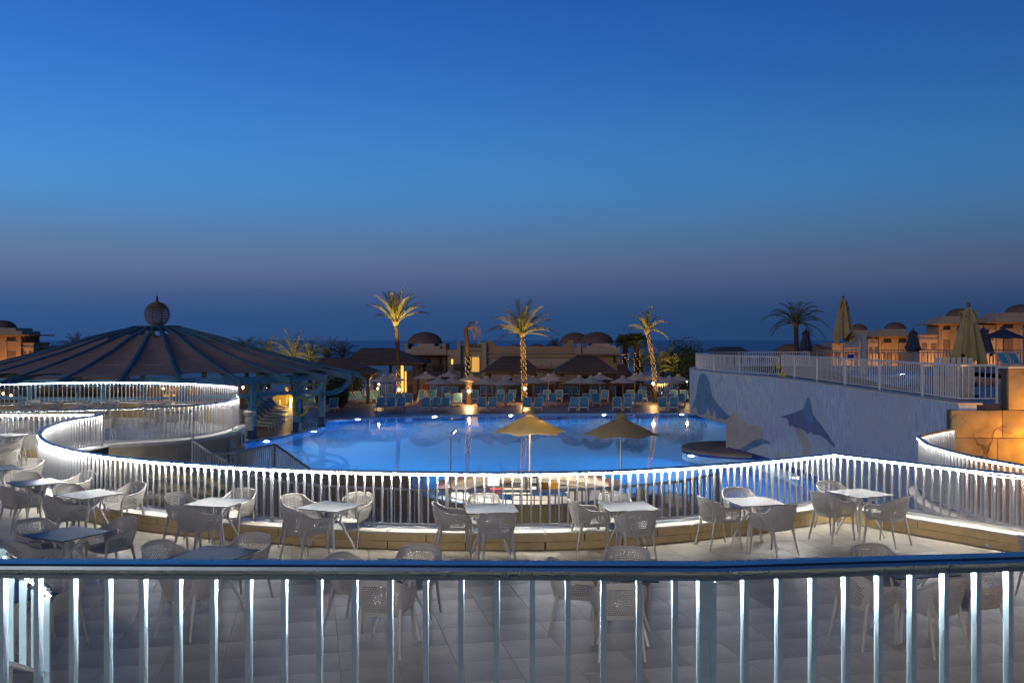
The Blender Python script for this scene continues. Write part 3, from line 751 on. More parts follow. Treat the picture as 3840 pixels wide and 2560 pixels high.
# ------------------------------------------------------------------ pool, sunken bar court
WZ = -1.97; PB = -4.3
NEAR = [(-16, 41.5), (-12, 40.4), (-9.5, 39.3), (-7.6, 38.8), (-5.9, 38.5), (-4.5, 38.2), (-3.5, 37.3), (-3.25, 35.2), (-2.7, 33.0), (-1.4, 31.6), (.6, 31.2), (2.6, 31.6), (4.2, 33.0), (5.2, 33.4), (6.3, 32.3), (7.2, 30.0), (8.5, 26.2), (11.2, 24.2)]
near_s = spline(NEAR, .5)
LEFTS = spline([(-16, 47.0), (-14.0, 49.6), (-12.9, 51.3), (-12.2, 54.4), (-11.72, 56.7), (-11.75, 59.2), (-12.4, 61.3), (-13.3, 62.5)], .6)
FARS = [(-13.3, 62.5), (-11, 64.2), (-8.3, 66), (-1.15, 67.9), (13, 68.9), (22, 69)]
POOL = [tuple(p) for p in near_s] + [(11.3, 30), (11.3, 44.5), (22, 45), (22, 69)] + FARS[::-1][1:] + [tuple(p) for p in LEFTS][::-1][1:]
ws = bmesh.new(); vs = [ws.verts.new((x, y, 0)) for x, y in POOL]; ws.faces.new(vs); ws.normal_update(); bmesh.ops.triangulate(ws, faces=ws.faces[:])
ws.normal_update()
if sum(f.normal.z for f in ws.faces) < 0: bmesh.ops.reverse_faces(ws, faces=ws.faces[:])
me = bpy.data.meshes.new('pool_water'); ws.to_mesh(me); ws.free(); me.materials.append(M['water'])
struct(put('pool_water', me, None, (0, 0, WZ)))
bs = MB(); n = len(POOL)
basin = bmesh.new(); vs = [basin.verts.new((x, y, PB)) for x, y in POOL]; basin.faces.new(vs); basin.normal_update(); bmesh.ops.triangulate(basin, faces=basin.faces[:])
me = bpy.data.meshes.new('pool_floor'); basin.to_mesh(me); basin.free(); me.materials.append(M['pooltile']); pf = struct(put('pool_floor', me))
pf.location.z = 0.0
bs.add([(x, y, PB) for x, y in POOL] + [(x, y, -1.93) for x, y in POOL], [(i, (i + 1) % n, n + (i + 1) % n, n + i) for i in range(n)])
bs.build('pool_side', M['pooltile'], pf)
# pale edge along the pool: near wall (outer face towards the court), pavilion side, far side
nw = thing('pool_wall', 'curved brown pool wall around the sunken bar court', 'wall', (0, 0, 0))
NW1 = [p for p in near_s]
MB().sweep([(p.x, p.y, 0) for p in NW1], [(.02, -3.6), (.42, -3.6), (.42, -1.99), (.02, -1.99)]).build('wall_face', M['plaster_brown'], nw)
MB().sweep([(p.x, p.y, 0) for p in NW1], [(-.02, -1.985), (.46, -1.985), (.46, -1.93), (-.02, -1.93)]).build('coping', M['pooledge'], nw)
pe = struct(MB().sweep([(p.x, p.y, 0) for p in LEFTS], [(-.5, -2.0), (-.015, -2.3), (-.015, -1.885), (-.5, -1.885)]).build('pool_edge', M['pooledge']))
MB().sweep([(p[0], p[1], 0) for p in FARS], [(-.5, -2.0), (.015, -2.3), (.015, -1.885), (-.5, -1.885)]).build('far_edge', M['pooledge'], pe)
# pavilion deck behind the left edge
pd = MB().prism([tuple(p) for p in offset(LEFTS, -.45)] + [(-18, 62.5), (-60, 62.5), (-60, 44), (-16.5, 44)], -2.6, -1.9).build('pavilion_deck', M['deck']); struct(pd)
# court floor, walkway
cbm = bmesh.new(); cbm.faces.new([cbm.verts.new((x, y, -3.32)) for x, y in [(-16, 14), (12.5, 14), (12.5, 23.5)] + [tuple(p) for p in offset(near_s, .2)][::-1]]); cbm.normal_update(); bmesh.ops.triangulate(cbm, faces=cbm.faces[:])
me = bpy.data.meshes.new('court_floor'); cbm.to_mesh(me); cbm.free(); me.materials.append(M['paving']); ct = struct(put('court_floor', me))
MIDP = [(-7.3, 24.4), (-6.1, 22.7), (-5.2, 21.9), (-4.23, 21.3), (-3.3, 21.0), (-2.43, 20.8), (-1.37, 20.6), (0, 20.55), (1.16, 20.65), (2.57, 21.2), (3.9, 22.0), (5.0, 23.2)]
MID = spline(MIDP, .3)
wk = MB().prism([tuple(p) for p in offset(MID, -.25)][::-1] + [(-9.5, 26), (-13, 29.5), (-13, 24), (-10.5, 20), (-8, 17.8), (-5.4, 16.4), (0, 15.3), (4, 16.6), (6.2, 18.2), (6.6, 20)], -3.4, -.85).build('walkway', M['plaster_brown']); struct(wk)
railing('railing', 'unlit dark grey railing curving below the dining terrace before the bar', flat(MID, -.83), .98, .154, False, m='dark_rail', post_every=22, side=-1)
railing('stair_railing', 'dark stair railing dropping away at the right end of the lower walkway', [(5.0, 23.2, -.83), (5.5, 24.6, -1.7), (6.0, 26.2, -2.7)], .95, .16, False, m='dark_rail', post_every=30)
railing('stair_railing', 'dark railing rising to a peak beside the stairs left of the pool', [(-8.9, 27.1, -.83), (-8.0, 27.4, -.83), (-7.8, 28.6, -.83), (-7.46, 29.7, -.83)], .98, .12, False, m='dark_rail', post_every=14)
railing('stair_railing', 'dark railing sloping down the stairs towards the brown pool wall', [(-7.44, 29.75, -.83), (-7.1, 31.8, -1.65), (-6.72, 34.0, -2.5)], .98, .17, False, m='dark_rail', post_every=40)
railing('stair_railing', 'pale sloping stair railing against the curved beige wall', [(-10.3, 30.6, -.83), (-9.7, 30.3, -1.12), (-9.0, 30.0, -1.4)], .98, .12, False, m='rail_paint', post_every=40)
sp_ = thing('court_stairs', 'shadowed stone stairs down to the sunken bar court', 'stairs', (-7.9, 29.6, 0), R(-8))
for i in range(10):
    MB().box((-.2, .2 + i * .42, (-.85 - i * .24 - 3.4) / 2), (1.5, .43, (-.85 - i * .24 + 3.4))).build('step', M['plaster_brown'], sp_)
# pile of loose mattresses left of the stairs
pile = [('beige mattress with yellow piping lying on top of the pile', -8.7, 25.0, -.22, .08, 8), ('beige mattress lowest in the pile behind the railing', -8.9, 24.3, -.66, -.05, 20),
        ('beige mattress in the middle of the pile behind railing', -8.3, 24.5, -.44, .10, -6), ('beige mattress tilted at the right end of the pile', -7.5, 24.9, -.38, .22, -25)]
for lb, x, y, z, rx, rz in pile:
    c = thing('mattress', lb, 'mattress', (x, y, z), R(rz), 'mattresses piled by the stairs'); c.rotation_euler[1] = rx
    MB().bbox((0, 0, 0), (1.55, .66, .17), .05).build('pad', M['cushion'], c)
    MB().sweep([(-.74, -.335, .07), (.74, -.335, .07)], [(-.012, -.014), (.012, -.014), (.012, .014), (-.012, .014)]).build('piping', M['yellow_trim'], c)
ps = thing('folded_screen', 'grey slatted panel leaning beside the mattress pile', 'panel', (-6.9, 24.6, -.85), R(10))
for i in range(9): MB().box((0, -.03 * i, .08 + i * .08), (.9, .02, .05)).build('slat', M['dark_rail'], ps)

# round swim-up bar
BX, BY = .6, 33.4
bar = thing('pool_bar', 'round pool bar with speckled granite counter in the sunken court', 'bar', (BX, BY, 0))
def ring(r0, r1, z0, z1, a0, a1, n=48): return MB().lathe([(r0, z0), (r1, z0), (r1, z1), (r0, z1), (r0, z0)], n, a0=a0, a1=a1)
ring(2.35, 3.05, -1.93, -1.86, R(-200), R(20)).build('counter_top', M['granite'], bar, 30)
ring(2.75, 2.95, -3.32, -1.935, R(-200), R(20)).build('outer_wall', M['yellow_wall'], bar, 30)
ring(2.80, 3.30, -1.72, -1.66, R(-20), R(200)).build('raised_counter', M['pinkstone'], bar, 30)
ring(2.85, 3.05, -3.32, -1.725, R(-20), R(200)).build('pool_side_wall', M['counter'], bar, 30)
ring(2.2, 2.79, -1.95, -1.89, R(-20), R(200)).build('work_top', M['granite'], bar, 30)
for a in (40, 75, 105, 140): MB().box((2.45 * math.cos(R(a)), 2.45 * math.sin(R(a)), -2.62), (.12, .6, 1.32), R(a)).build('cabinet_divider', M['counter'], bar)
MB().box((.6, -1.3, -1.98), (2.3, .75, .08), R(-4)).build('serving_slab', M['granite'], bar)
MB().box((.55, -1.25, -2.66), (2.1, .55, 1.28), R(-4)).build('serving_base', M['counter'], bar)
MB().box((1.6, .2, -1.99), (.7, 2.2, .08), R(8)).build('side_slab', M['granite'], bar)
MB().box((1.6, .2, -2.68), (.55, 2.1, 1.3), R(8)).build('side_base', M['counter'], bar)
MB().box((-.4, .3, -1.99), (1.0, 1.2, .08)).build('island_slab', M['counter'], bar); MB().box((-.4, .3, -2.68), (.9, 1.1, 1.3)).build('island_base', M['counter'], bar)
def onbar(u, v, z): x, y = P(u, v, z); return (x, y, z)
x, y = P(1852, 1822, -1.89); dp = thing('drink_box', 'clear plastic storage box on the bar counter', 'box', (x, y, -1.89))
MB().bbox((0, 0, .24), (.44, .40, .44), .03).build('body', M['clear'], dp); MB().bbox((0, 0, .475), (.50, .46, .035), .01).build('lid', M['white'], dp)
x, y = P(1862, 1848, -1.89); rb = thing('red_crate', 'small dark red crate with a white label on the bar', 'crate', (x - .02, y - .1, -1.89))
MB().bbox((0, 0, .09), (.42, .30, .18), .015).build('body', M['red'], rb); MB().box((0, -.152, .10), (.12, .004, .07)).build('label_plate', M['sign'], rb)
x, y = P(1965, 1832, -1.89); th_ = thing('water_boiler', 'tall steel water boiler on the bar counter', 'boiler', (x, y, -1.89))
MB().lathe([(0, 0), (.13, 0), (.13, .50), (.14, .51), (.14, .55), (.08, .59), (0, .60)], 16).build('tank', M['steel'], th_, 40); MB().box((0, -.15, .1), (.03, .05, .05)).build('tap', M['black'], th_)
x, y = P(2001, 1838, -1.89); cm = thing('control_box', 'black box with keypad buttons beside the water boiler', 'control box', (x, y, -1.89))
MB().bbox((0, 0, .29), (.28, .16, .58), .01).build('casing', M['black'], cm)
for i in range(3):
    for j in range(3): MB().box((-.05 + i * .06, -.084, .30 + j * .06), (.035, .008, .03)).build('button', M['sign'], cm)
MB().box((0, -.084, .10), (.18, .006, .10)).build('paper_slip', M['sign'], cm)
x, y = P(2062, 1830, -1.89); ob = thing('orange_crate', 'orange wooden crate right of the keypad box', 'crate', (x, y, -1.89), R(12))
for i in range(3): MB().box((0, -.2, .04 + i * .085), (.62, .02, .07)).build('slat', M['orange'], ob)
MB().box((-.30, 0, .12), (.02, .4, .24)).build('end', M['orange'], ob); MB().box((.30, 0, .12), (.02, .4, .24)).build('end', M['orange'], ob); MB().box((0, 0, .01), (.6, .4, .02)).build('bottom', M['orange'], ob)

def market_umbrella(label, x, y, zb, ztop, r, m, group=None, rot=0, n=8, pole_m='pole', cap=True, drop=.30, name='parasol', lean=(0, 0), wave=.06):
    "open parasol: canopy with ribs, vent cap, pole; edges scallop up between the ribs"
    o = thing(name, label, 'parasol', (x, y, zb), rot, group); h = ztop - zb; rise = r * drop * 1.15
    if lean != (0, 0): o.rotation_euler = (lean[0], lean[1], rot)
    mb = MB(); k = 4; rows = [.10, .35, .65, 1.0]; vs = []
    for ri, f in enumerate(rows):
        for i in range(n * k):
            a = 2 * PI * i / (n * k); q = abs(math.sin(a * n / 2))          # 0 on a rib, 1 between ribs
            rr = r * f * (1 - (.05 + wave * .9) * q * f)
            z = h - rise * (f ** .92) + .012 * 0 + (wave * r * q * f * f * .5) - .01
            vs.append((rr * math.cos(a), rr * math.sin(a), z))
    m_ = n * k
    fs = [(j * m_ + i, j * m_ + (i + 1) % m_, (j + 1) * m_ + (i + 1) % m_, (j + 1) * m_ + i) for j in range(len(rows) - 1) for i in range(m_)]
    mb.add(vs, fs); mb.add([(x_, y_, z_ - .012) for x_, y_, z_ in vs], [f[::-1] for f in fs])
    mb.build('canopy', M[m], o, 50)
    if cap:
        cp = MB(); cv = []
        for f, z in ((.02, .10), (.10, .06), (.17, -.045)):
            for i in range(m_):
                a = 2 * PI * i / m_; q = abs(math.sin(a * n / 2)); cv.append((r * f * (1 - .1 * q) * math.cos(a), r * f * (1 - .1 * q) * math.sin(a), h + z * r / 1.3 - .01))
        cp.add(cv, [(j * m_ + i, j * m_ + (i + 1) % m_, (j + 1) * m_ + (i + 1) % m_, (j + 1) * m_ + i) for j in range(2) for i in range(m_)]); cp.build('vent_cap', M[m], o, 40)
    MB().tube([(0, 0, 0), (0, 0, h)], .028 if r < 1.6 else .032, 8).build('pole', M[pole_m], o, 50)
    rb = MB()
    for i in range(n):
        a = 2 * PI * i / n
        rb.tube([(.03 * math.cos(a), .03 * math.sin(a), h - .06), (r * .97 * math.cos(a), r * .97 * math.sin(a), h - rise - .035)], .010, 4)
    rb.build('ribs', M['wood_pole'], o)
    return o
Y0 = 34.2
um1 = market_umbrella('cream parasol glowing yellow over the pool bar', (1986 - 1920) * Y0 / F, Y0, -3.3, H - (1548 - 1275) * Y0 / F, 1.36, 'canopy_cream', 'parasols over the pool bar', R(12), 6, 'wood_pole', wave=.10, drop=.44)
um2 = market_umbrella('unlit beige parasol to the right of the pool bar', (2328 - 1920) * Y0 / F, Y0, -3.3, H - (1556 - 1275) * Y0 / F, 1.42, 'canopy_cream', 'parasols over the pool bar', R(-8), 6, 'pole', wave=.10, drop=.44)
# floodlight mast left of the bar lighting the counter and parasol
fx, fy = -2.0, 31.0
fl_ = thing('floodlight_mast', 'thin mast with a lit floodlight at its tilted head', 'floodlight', (fx, fy, -3.3))
hz = H - (1625 - 1275) * fy / F + 3.3
MB().tube([(0, 0, 0), (0, 0, hz)], .022, 8).build('mast', M['pole'], fl_, 40)
MB().box((.09, 0, hz + .10), (.30, .16, .05), 0, 0, R(-48)).build('head', M['steel'], fl_)
MB().box((.125, 0, hz + .05), (.10, .12, .012), 0, 0, R(-48)).build('lens', M['lamp_white'], fl_)
lamp('SPOT', (.17, 0, hz + .02), 1700, (1.0, .96, .86), .06, (0, R(-40), R(38)), 105, fl_, .8)
# festoon bulb under the first parasol
bl = thing('hanging_bulb', 'warm bulb hanging under the right half of the cream parasol', 'lamp', (um1.location.x + .34, Y0 - .22, H - (1548 - 1275) * Y0 / F - .40))
MB().lathe([(0, -.045), (.03, -.03), (.042, 0), (.03, .03), (0, .045)], 10).build('bulb', M['lamp_warm'], bl, 40); MB().tube([(0, 0, .04), (0, 0, .30)], .006, 5).build('flex', M['black'], bl)
lamp('POINT', (.0, -.13, -.10), 170, (1.0, .72, .24), .05, parent=bl)
# draped covers and low wall right of the bar
for i, (lb, x, y, w, hh) in enumerate([('tall khaki cover draped on a post right of the bar', 4.35, 31.6, .34, 1.75), ('wide khaki cover draped over the court wall', 5.15, 31.0, .95, 1.25), ('low khaki cover at the right end of the court wall', 6.2, 30.3, .7, .95)]):
    c = thing('draped_cover', lb, 'cover', (x, y, -3.32), R(-15))
    mb = MB(); k = 28; vs = []
    for j, (f, zz) in enumerate(((1.12, 0), (1.04, .45), (.98, .8), (.94, .97), (.3, 1.0))):
        for q in range(k):
            a = 2 * PI * q / k; rip = 1 + .06 * math.sin(a * 7 + j) * (1 - zz * .6)
            vs.append((w / 2 * f * rip * math.cos(a), .3 * f * rip * math.sin(a), hh * zz + .03 * math.sin(a * 3 + i)))
    mb.add(vs, [(j * k + q, j * k + (q + 1) % k, (j + 1) * k + (q + 1) % k, (j + 1) * k + q) for j in range(4) for q in range(k)]); mb.build('cloth', M['canopy_khaki'], c, 60)

# underwater lamps: a glass lens in the pool wall, light thrown into the water
def pool_lamp(x, y, dirdeg, z=-2.16, e=260, lb=''):
    a = R(dirdeg); o = thing('pool_light', lb, 'pool light', (x, y, z), a, 'underwater lights in the pool wall')
    MB().lathe([(.15, 0), (.13, .03), (.07, .06), (0, .07)], 14).build('lens', M['pool_lamp'], o, 60).rotation_euler = (0, R(90), 0)
    MB().lathe([(.19, 0), (.19, .02), (.15, .025)], 14).build('ring', M['steel'], o).rotation_euler = (0, R(90), 0)
    lamp('SPOT', (.12, 0, 0), e, (.70, .92, 1.0), .12, (0, R(-84), 0), 165, o, .9)
    return o
def edge_pt(u, path):
    best = min(((abs(1920 + F * p[0] / p[1] - u), p) for p in path), key=lambda q: q[0])[1]; return best
fars = [tuple(Vector(FARS[i]).lerp(Vector(FARS[i + 1]), t / 40)) for i in range(len(FARS) - 1) for t in range(40)]
for i, u in enumerate((1343, 1629, 1910, 2265, 2553)):
    p = edge_pt(u, fars); pool_lamp(p[0], p[1] - .03, -90, lb='underwater light on the far pool wall, %s from left' % ORD[i], e=4200)
p = edge_pt(1202, [tuple(q) for q in LEFTS[:16]]); pool_lamp(p[0] + .05, p[1], -8, lb='underwater light below the outermost pavilion column', e=4200)
p = edge_pt(996, [tuple(q) for q in LEFTS]); pool_lamp(p[0] + .03, p[1] - .03, -40, lb='underwater light nearest the curved beige wall', e=4200)
pool_lamp(-8.6, 39.15, 80, lb='underwater light in the near pool wall behind the stairs', e=4200)
pool_lamp(-4.3, 38.2, 80, lb='underwater light in the near pool wall left of the bar', e=4200)
pool_lamp(4.7, 33.9, 70, lb='underwater light in the near pool wall right of the bar', e=3000)
# round dark platform in the pool under the rounded deck
isl = thing('pool_island', 'dark round platform in the pool under the overhanging blue wall', 'platform', (11.2, 45.6, 0))
MB().lathe([(0, -1.74), (2.95, -1.74), (3.0, -1.78), (3.0, -1.86)], 60).build('top', M['plaster_brown'], isl, 30)
MB().lathe([(2.98, -1.865), (2.98, -4.4)], 60).build('side', M['pooledge'], isl, 30)
nb = MB().box((0, 0, 0), (.02, .24, .22)).mesh('tile', M['navytile'])
for k in range(44):
    a = R(150) + R(150) * k / 44; put('tile', nb, isl, (3.0 * math.cos(a), 3.0 * math.sin(a), -2.0 + .0), a)
pool_lamp(11.2 + 3.03 * math.cos(R(205)), 45.6 + 3.03 * math.sin(R(205)), 205, e=3000, lb='underwater light on the round platform')
pool_lamp(11.22, 37.2, 180, e=2200, lb='underwater light at the foot of the mural wall beyond the railing post')
pool_lamp(11.22, 31.5, 180, e=2200, lb='underwater light at the foot of the mural wall near the leaping figure')

# ------------------------------------------------------------------ mural wall and the upper deck behind it
WALL = spline([(11.32, 24.03), (11.36, 27), (11.4, 31), (11.36, 35), (11.25, 38.5), (10.95, 41.8), (10.4, 44.6), (9.95, 47.5), (9.88, 50.5), (10.02, 53.3), (10.7, 56.3), (12.3, 58.8), (15, 60.4), (19, 61)], .35)
WT = 1.75
ks = min(range(len(WALL)), key=lambda i: abs(WALL[i].y - 45.3))
mw = thing('mural_wall', 'tall curved blue painted wall with faded leaping sea animals', 'wall', (0, 0, 0))
MB().sweep([(p.x, p.y, 0) for p in WALL[:ks + 1]], [(0, -4.4), (.45, -4.4), (.45, WT), (0, WT)]).build('lower_wall', M['mural'], mw, 30)
MB().sweep([(p.x, p.y, 0) for p in WALL[ks:]], [(0, -.62), (.45, -.62), (.45, WT), (0, WT)]).build('drum_wall', M['mural'], mw, 30)
MB().sweep([(p.x, p.y, 0) for p in WALL], [(-.03, WT + .002), (.6, WT + .002), (.6, WT + .05), (-.03, WT + .05)]).build('coping', M['coping'], mw, 30)
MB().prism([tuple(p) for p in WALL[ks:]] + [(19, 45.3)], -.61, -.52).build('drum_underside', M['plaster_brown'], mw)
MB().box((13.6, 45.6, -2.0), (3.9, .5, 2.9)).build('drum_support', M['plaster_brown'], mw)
wt_y = [(1920 + F * p.x / p.y, p) for p in WALL]
def wallpt(u, v, off=.006):
    for (u0, p0), (u1, p1) in zip(wt_y, wt_y[1:]):
        if (u0 - u) * (u1 - u) <= 0 and u0 != u1:
            p = p0.lerp(p1, (u - u0) / (u1 - u0)); t = (p1 - p0).normalized(); d = p.y
            return (p.x - t.y * off, p.y + t.x * off, H - (v - 1275) * d / F)
    p = WALL[0]; return (p.x - off, p.y, H - (v - 1275) * p.y / F)
def decal(name, poly, m, off, step=3.0, rag=0):
    us = [p[0] for p in poly]; u0, u1 = min(us), max(us); n = max(2, int((u1 - u0) / step)); mb = MB()
    def cross(u):
        r = []
        for a, b in zip(poly, poly[1:] + poly[:1]):
            if (a[0] > u) != (b[0] > u): r.append(a[1] + (b[1] - a[1]) * (u - a[0]) / (b[0] - a[0]))
        return sorted(r)
    for i in range(n):
        ua, ub = u0 + (u1 - u0) * i / n, u0 + (u1 - u0) * (i + 1) / n
        ca_, cb_ = cross(ua + .01 * step), cross(ub - .01 * step)
        if len(ca_) != len(cb_): ca_ = cb_ = cross((ua + ub) / 2)
        for k in range(0, len(ca_) - 1, 2):
            mb.add([wallpt(ua, ca_[k], off), wallpt(ub, cb_[k], off), wallpt(ub, cb_[k + 1], off), wallpt(ua, ca_[k + 1], off)], [(0, 1, 2, 3)])
    return mb.build(name, m, mw)
Z4 = lambda pts: [(2560 + x / 1.8375, 1050 + y / 1.8375) for x, y in pts]
# bare plaster where the paint is gone, then the painted animals
decal('bare_plaster', Z4([(64, 900), (75, 885), (90, 870), (110, 925), (140, 930), (165, 915), (178, 868), (190, 925), (205, 935), (215, 900), (226, 905), (232, 960), (262, 950), (292, 965), (330, 940), (350, 905), (380, 925), (400, 965), (440, 985), (480, 1000), (552, 1015), (555, 1090), (480, 1130), (440, 1160), (350, 1180), (300, 1225), (298, 985), (250, 975), (180, 962), (120, 940), (70, 910)]), M['mural_sand'], .007)
decal('painted_fluke', Z4([(115, 660), (140, 640), (165, 655), (190, 720), (205, 800), (240, 850), (290, 905), (330, 940), (292, 965), (262, 950), (232, 960), (226, 905), (215, 900), (205, 935), (190, 925), (178, 868), (165, 915), (140, 930), (110, 925), (90, 870), (75, 885), (64, 900), (66, 860), (95, 800), (100, 740)]), M['mural_dark'], .010)
decal('bare_plaster', Z4([(778, 1015), (815, 1020), (835, 1060), (862, 1085), (875, 1120), (890, 1150), (880, 1190), (870, 1230), (880, 1300), (850, 1380), (800, 1390), (770, 1330), (775, 1270), (800, 1240), (825, 1180), (822, 1130), (795, 1080), (780, 1050)]), M['mural_sand'], .007)
decal('painted_dolphin', Z4([(676, 945), (700, 932), (770, 912), (836, 888), (840, 850), (866, 802), (885, 845), (896, 920), (930, 965), (970, 1015), (1010, 1075), (1040, 1120), (1052, 1140), (1046, 1154), (1000, 1105), (960, 1075), (930, 1066), (905, 1065), (885, 1045), (862, 1062), (845, 1040), (810, 1018), (780, 1016), (745, 1000), (735, 1010), (728, 965), (712, 948), (690, 950)]), M['mural_grey'], .010)
decal('painted_fin', Z4([(838, 886), (840, 850), (866, 802), (885, 845), (896, 918), (905, 985), (870, 990), (845, 930)]), M['mural_dark'], .013)
decal('painted_fish', Z4([(362, 1165), (400, 1160), (450, 1130), (500, 1100), (545, 1092), (600, 1110), (614, 1130), (560, 1128), (520, 1145), (470, 1160), (430, 1185), (395, 1205), (375, 1190)]), M['mural_dark'], .010)
decal('bare_plaster', Z4([(1380, 1240), (1440, 1235), (1450, 1300), (1420, 1380), (1435, 1500), (1400, 1500), (1385, 1420), (1345, 1380), (1350, 1300)]), M['mural_sand'], .007)
decal('bare_plaster', Z4([(1110, 1400), (1140, 1350), (1170, 1370), (1180, 1440), (1150, 1500), (1120, 1480)]), M['mural_sand'], .007)
decal('bare_plaster', Z4([(650, 1180), (700, 1230), (720, 1195), (745, 1190), (750, 1300), (800, 1420), (860, 1500), (760, 1480), (680, 1400), (640, 1300)]), M['mural_sand'], .0075)
# blue tile band where the wall meets the water
nb2 = MB().box((0, 0, 0), (.34, .016, .26)).mesh('tile', M['navytile'])
Lw = arclen([tuple(p) for p in WALL[:ks + 1]])
for i in range(int(Lw[-1] / .36)):
    p, t = at_len([tuple(q) for q in WALL[:ks + 1]], Lw, .18 + i * .36)
    put('tile', nb2, mw, (p.x - .012, p.y, -1.82), math.atan2(t.y, t.x))
ns = thing('wall_sign', 'small white no-entry notice on the mural wall above the water', 'sign', wallpt(3017, 1763, .03), R(90))
MB().box((0, 0, 0), (.30, .02, .55)).build('plate', M['sign'], ns); MB().box((0, .013, -.05), (.16, .008, .20)).build('symbol', M['signblue'], ns)

# upper deck with its own pool
DZ = 1.74
ud = MB()
wi = [tuple(p) for p in offset(WALL, .3)]
pool2 = (13.8, 33.5, 24.0, 50.0)
ud.prism(wi + [(19, 61), (13.8, 61), (13.8, 24.55), (11.6, 24.55)], .9, DZ)
ud.box((18.9, 29.0, 1.32), (10.2, 8.98, .84)); ud.box((18.9, 55.5, 1.32), (10.2, 10.98, .84)); ud.box((40, 42.5, 1.32), (32, 36, .84))
struct(ud.build('upper_deck', M['deck']))
b2 = MB(); x0, y0, x1, y1 = pool2
b2.add([(x0, y0, .6), (x1, y0, .6), (x1, y1, .6), (x0, y1, .6), (x0, y0, DZ - .02), (x1, y0, DZ - .02), (x1, y1, DZ - .02), (x0, y1, DZ - .02)], [(0, 1, 2, 3), (0, 1, 5, 4), (1, 2, 6, 5), (2, 3, 7, 6), (3, 0, 4, 7)])
struct(b2.build('upper_pool_floor', M['pooltile']))
me = MB().add([(x0, y0, 0), (x1, y0, 0), (x1, y1, 0), (x0, y1, 0)], [(0, 1, 2, 3)]).mesh('upper_pool_water', M['water']); struct(put('upper_pool_water', me, None, (0, 0, 1.62)))
for i, (x, y, a) in enumerate(((16.5, 49.95, -90), (20.5, 49.95, -90), (13.85, 42, 0))):
    pool_lamp(x, y, a, 1.35, 420, '%s underwater light in the upper deck pool' % ('left', 'right', 'side')[i])
D1 = [(12.65, 24.75, DZ), (11.72, 24.75, DZ), (11.70, 24.85, DZ), (11.74, 28, DZ), (11.80, 32, DZ), (11.86, 36, DZ), (11.98, 40, DZ), (12.08, 42.5, DZ)]
railing('railing', 'long pale railing on top of the mural wall beside the closed khaki parasol', D1, 1.02, .150, False, m='white_rail', post_every=22, gap=.13, bw=.02, bd=.018, side=1)
D2 = spline([(12.0, 42.7), (11.3, 44.4), (10.55, 47.3), (10.25, 50.3), (10.35, 53.2), (11.0, 56), (12.5, 58.4), (15, 60), (19, 60.6)], .4)
railing('railing', 'pale railing around the rounded left end of the upper deck', flat(D2, DZ + .06), .86, .142, False, m='white_rail', post_every=22, gap=.05, bw=.028, bd=.02, side=-1)
railing('railing', 'blue-grey picket fence along the back of the upper deck', [(19.5, 60.6, DZ), (26, 60.8, DZ), (40, 61, DZ)], 1.05, .20, False, m='dark_rail', post_every=14)
railing('railing', 'dark picket fence behind the right closed parasol', [(17.5, 56, DZ), (24, 56.3, DZ), (38, 57, DZ)], .95, .24, False, m='dark_rail', post_every=12)
rp_ = thing('rope_bundle', 'frayed white rope bundle with yellow floats hanging over the wall edge', 'rope', (11.72, 42.55, 1.75))
for k in range(7):
    q = random.uniform(-.05, .05); MB().tube([(.05, 0, .75), (.02 + q * .3, -.05, .4), (-.28 + q, -.08 + q, .05), (-.45 + q * 2, -.1, -.35 - abs(q) * 2)], .014, 4).build('strand', M['rope'], rp_)
for k in range(3): MB().lathe([(0, -.13), (.09, -.08), (.11, 0), (.09, .08), (0, .13)], 10, (.18 + .08 * k, -.2 - .2 * k, .10 + (.35 if k == 0 else 0))).build('float', M['buoy'], rp_, 60)

def closed_parasol(label, x, y, zb, z0, z1, r, m, seed=0, group=None, pm='wood_pole'):
    random.seed(seed); o = thing('closed_parasol', label, 'parasol', (x, y, zb), random.uniform(0, 6), group); hh = z1 - z0
    MB().tube([(0, 0, 0), (0, 0, z1 - zb + .16)], .026, 8).build('pole', M[pm], o, 50)
    MB().lathe([(.05, 0), (.045, .06), (.03, .13), (0, .15)], 8, (0, 0, z1 - zb)).build('finial', M['wood_brown'], o)
    def skirt(rows, n=40, nf=7, amp=.28, ph=0):
        mb = MB(); vs = []
        for k, (f, z) in enumerate(rows):
            for i in range(n):
                a = 2 * PI * i / n; rr = f * (1 + amp * math.sin(a * nf + ph + .5 * math.sin(a * 2)) * min(1, k * .6)); vs.append((rr * math.cos(a), rr * math.sin(a), z + (.10 * hh * math.sin(a * 2 + ph) * (k == len(rows) - 1)) + (.05 * hh * math.sin(a * nf + ph) * (k == len(rows) - 1))))
        mb.add(vs, [(j * n + i, j * n + (i + 1) % n, (j + 1) * n + (i + 1) % n, (j + 1) * n + i) for j in range(len(rows) - 1) for i in range(n)]); return mb
    b = z0 - zb
    skirt([(.03, b + hh), (r * .38, b + hh * .84), (r * .62, b + hh * .55), (r * .86, b + hh * .24), (r, b + hh * .06)], ph=seed).build('canopy', M[m], o, 60)
    skirt([(.03, b + hh * 1.005), (r * .34, b + hh * .93), (r * .58, b + hh * .80)], nf=6, amp=.18, ph=seed + 1).build('vent_cap', M[m], o, 60)
    MB().lathe([(0, 0), (.28, 0), (.28, .06), (.05, .08)], 14).build('base', M['dark'], o)
    return o
def cp(label, u, vt, vb, d, r, m, seed, zb=DZ):
    x, y, z1 = Q(u, vt, d); z0 = H - (vb - 1275) * d / F
    return closed_parasol(label, x, y, zb, z0, z1, r, m, seed)
cp('closed khaki parasol behind the corner of the pale railing at right', 3632, 1150, 1368, 27.5, .40, 'canopy_khaki', 3)
cp('closed beige-green parasol beside the lifeguard chair', 3163, 1118, 1278, 44, .42, 'canopy_khaki', 5)
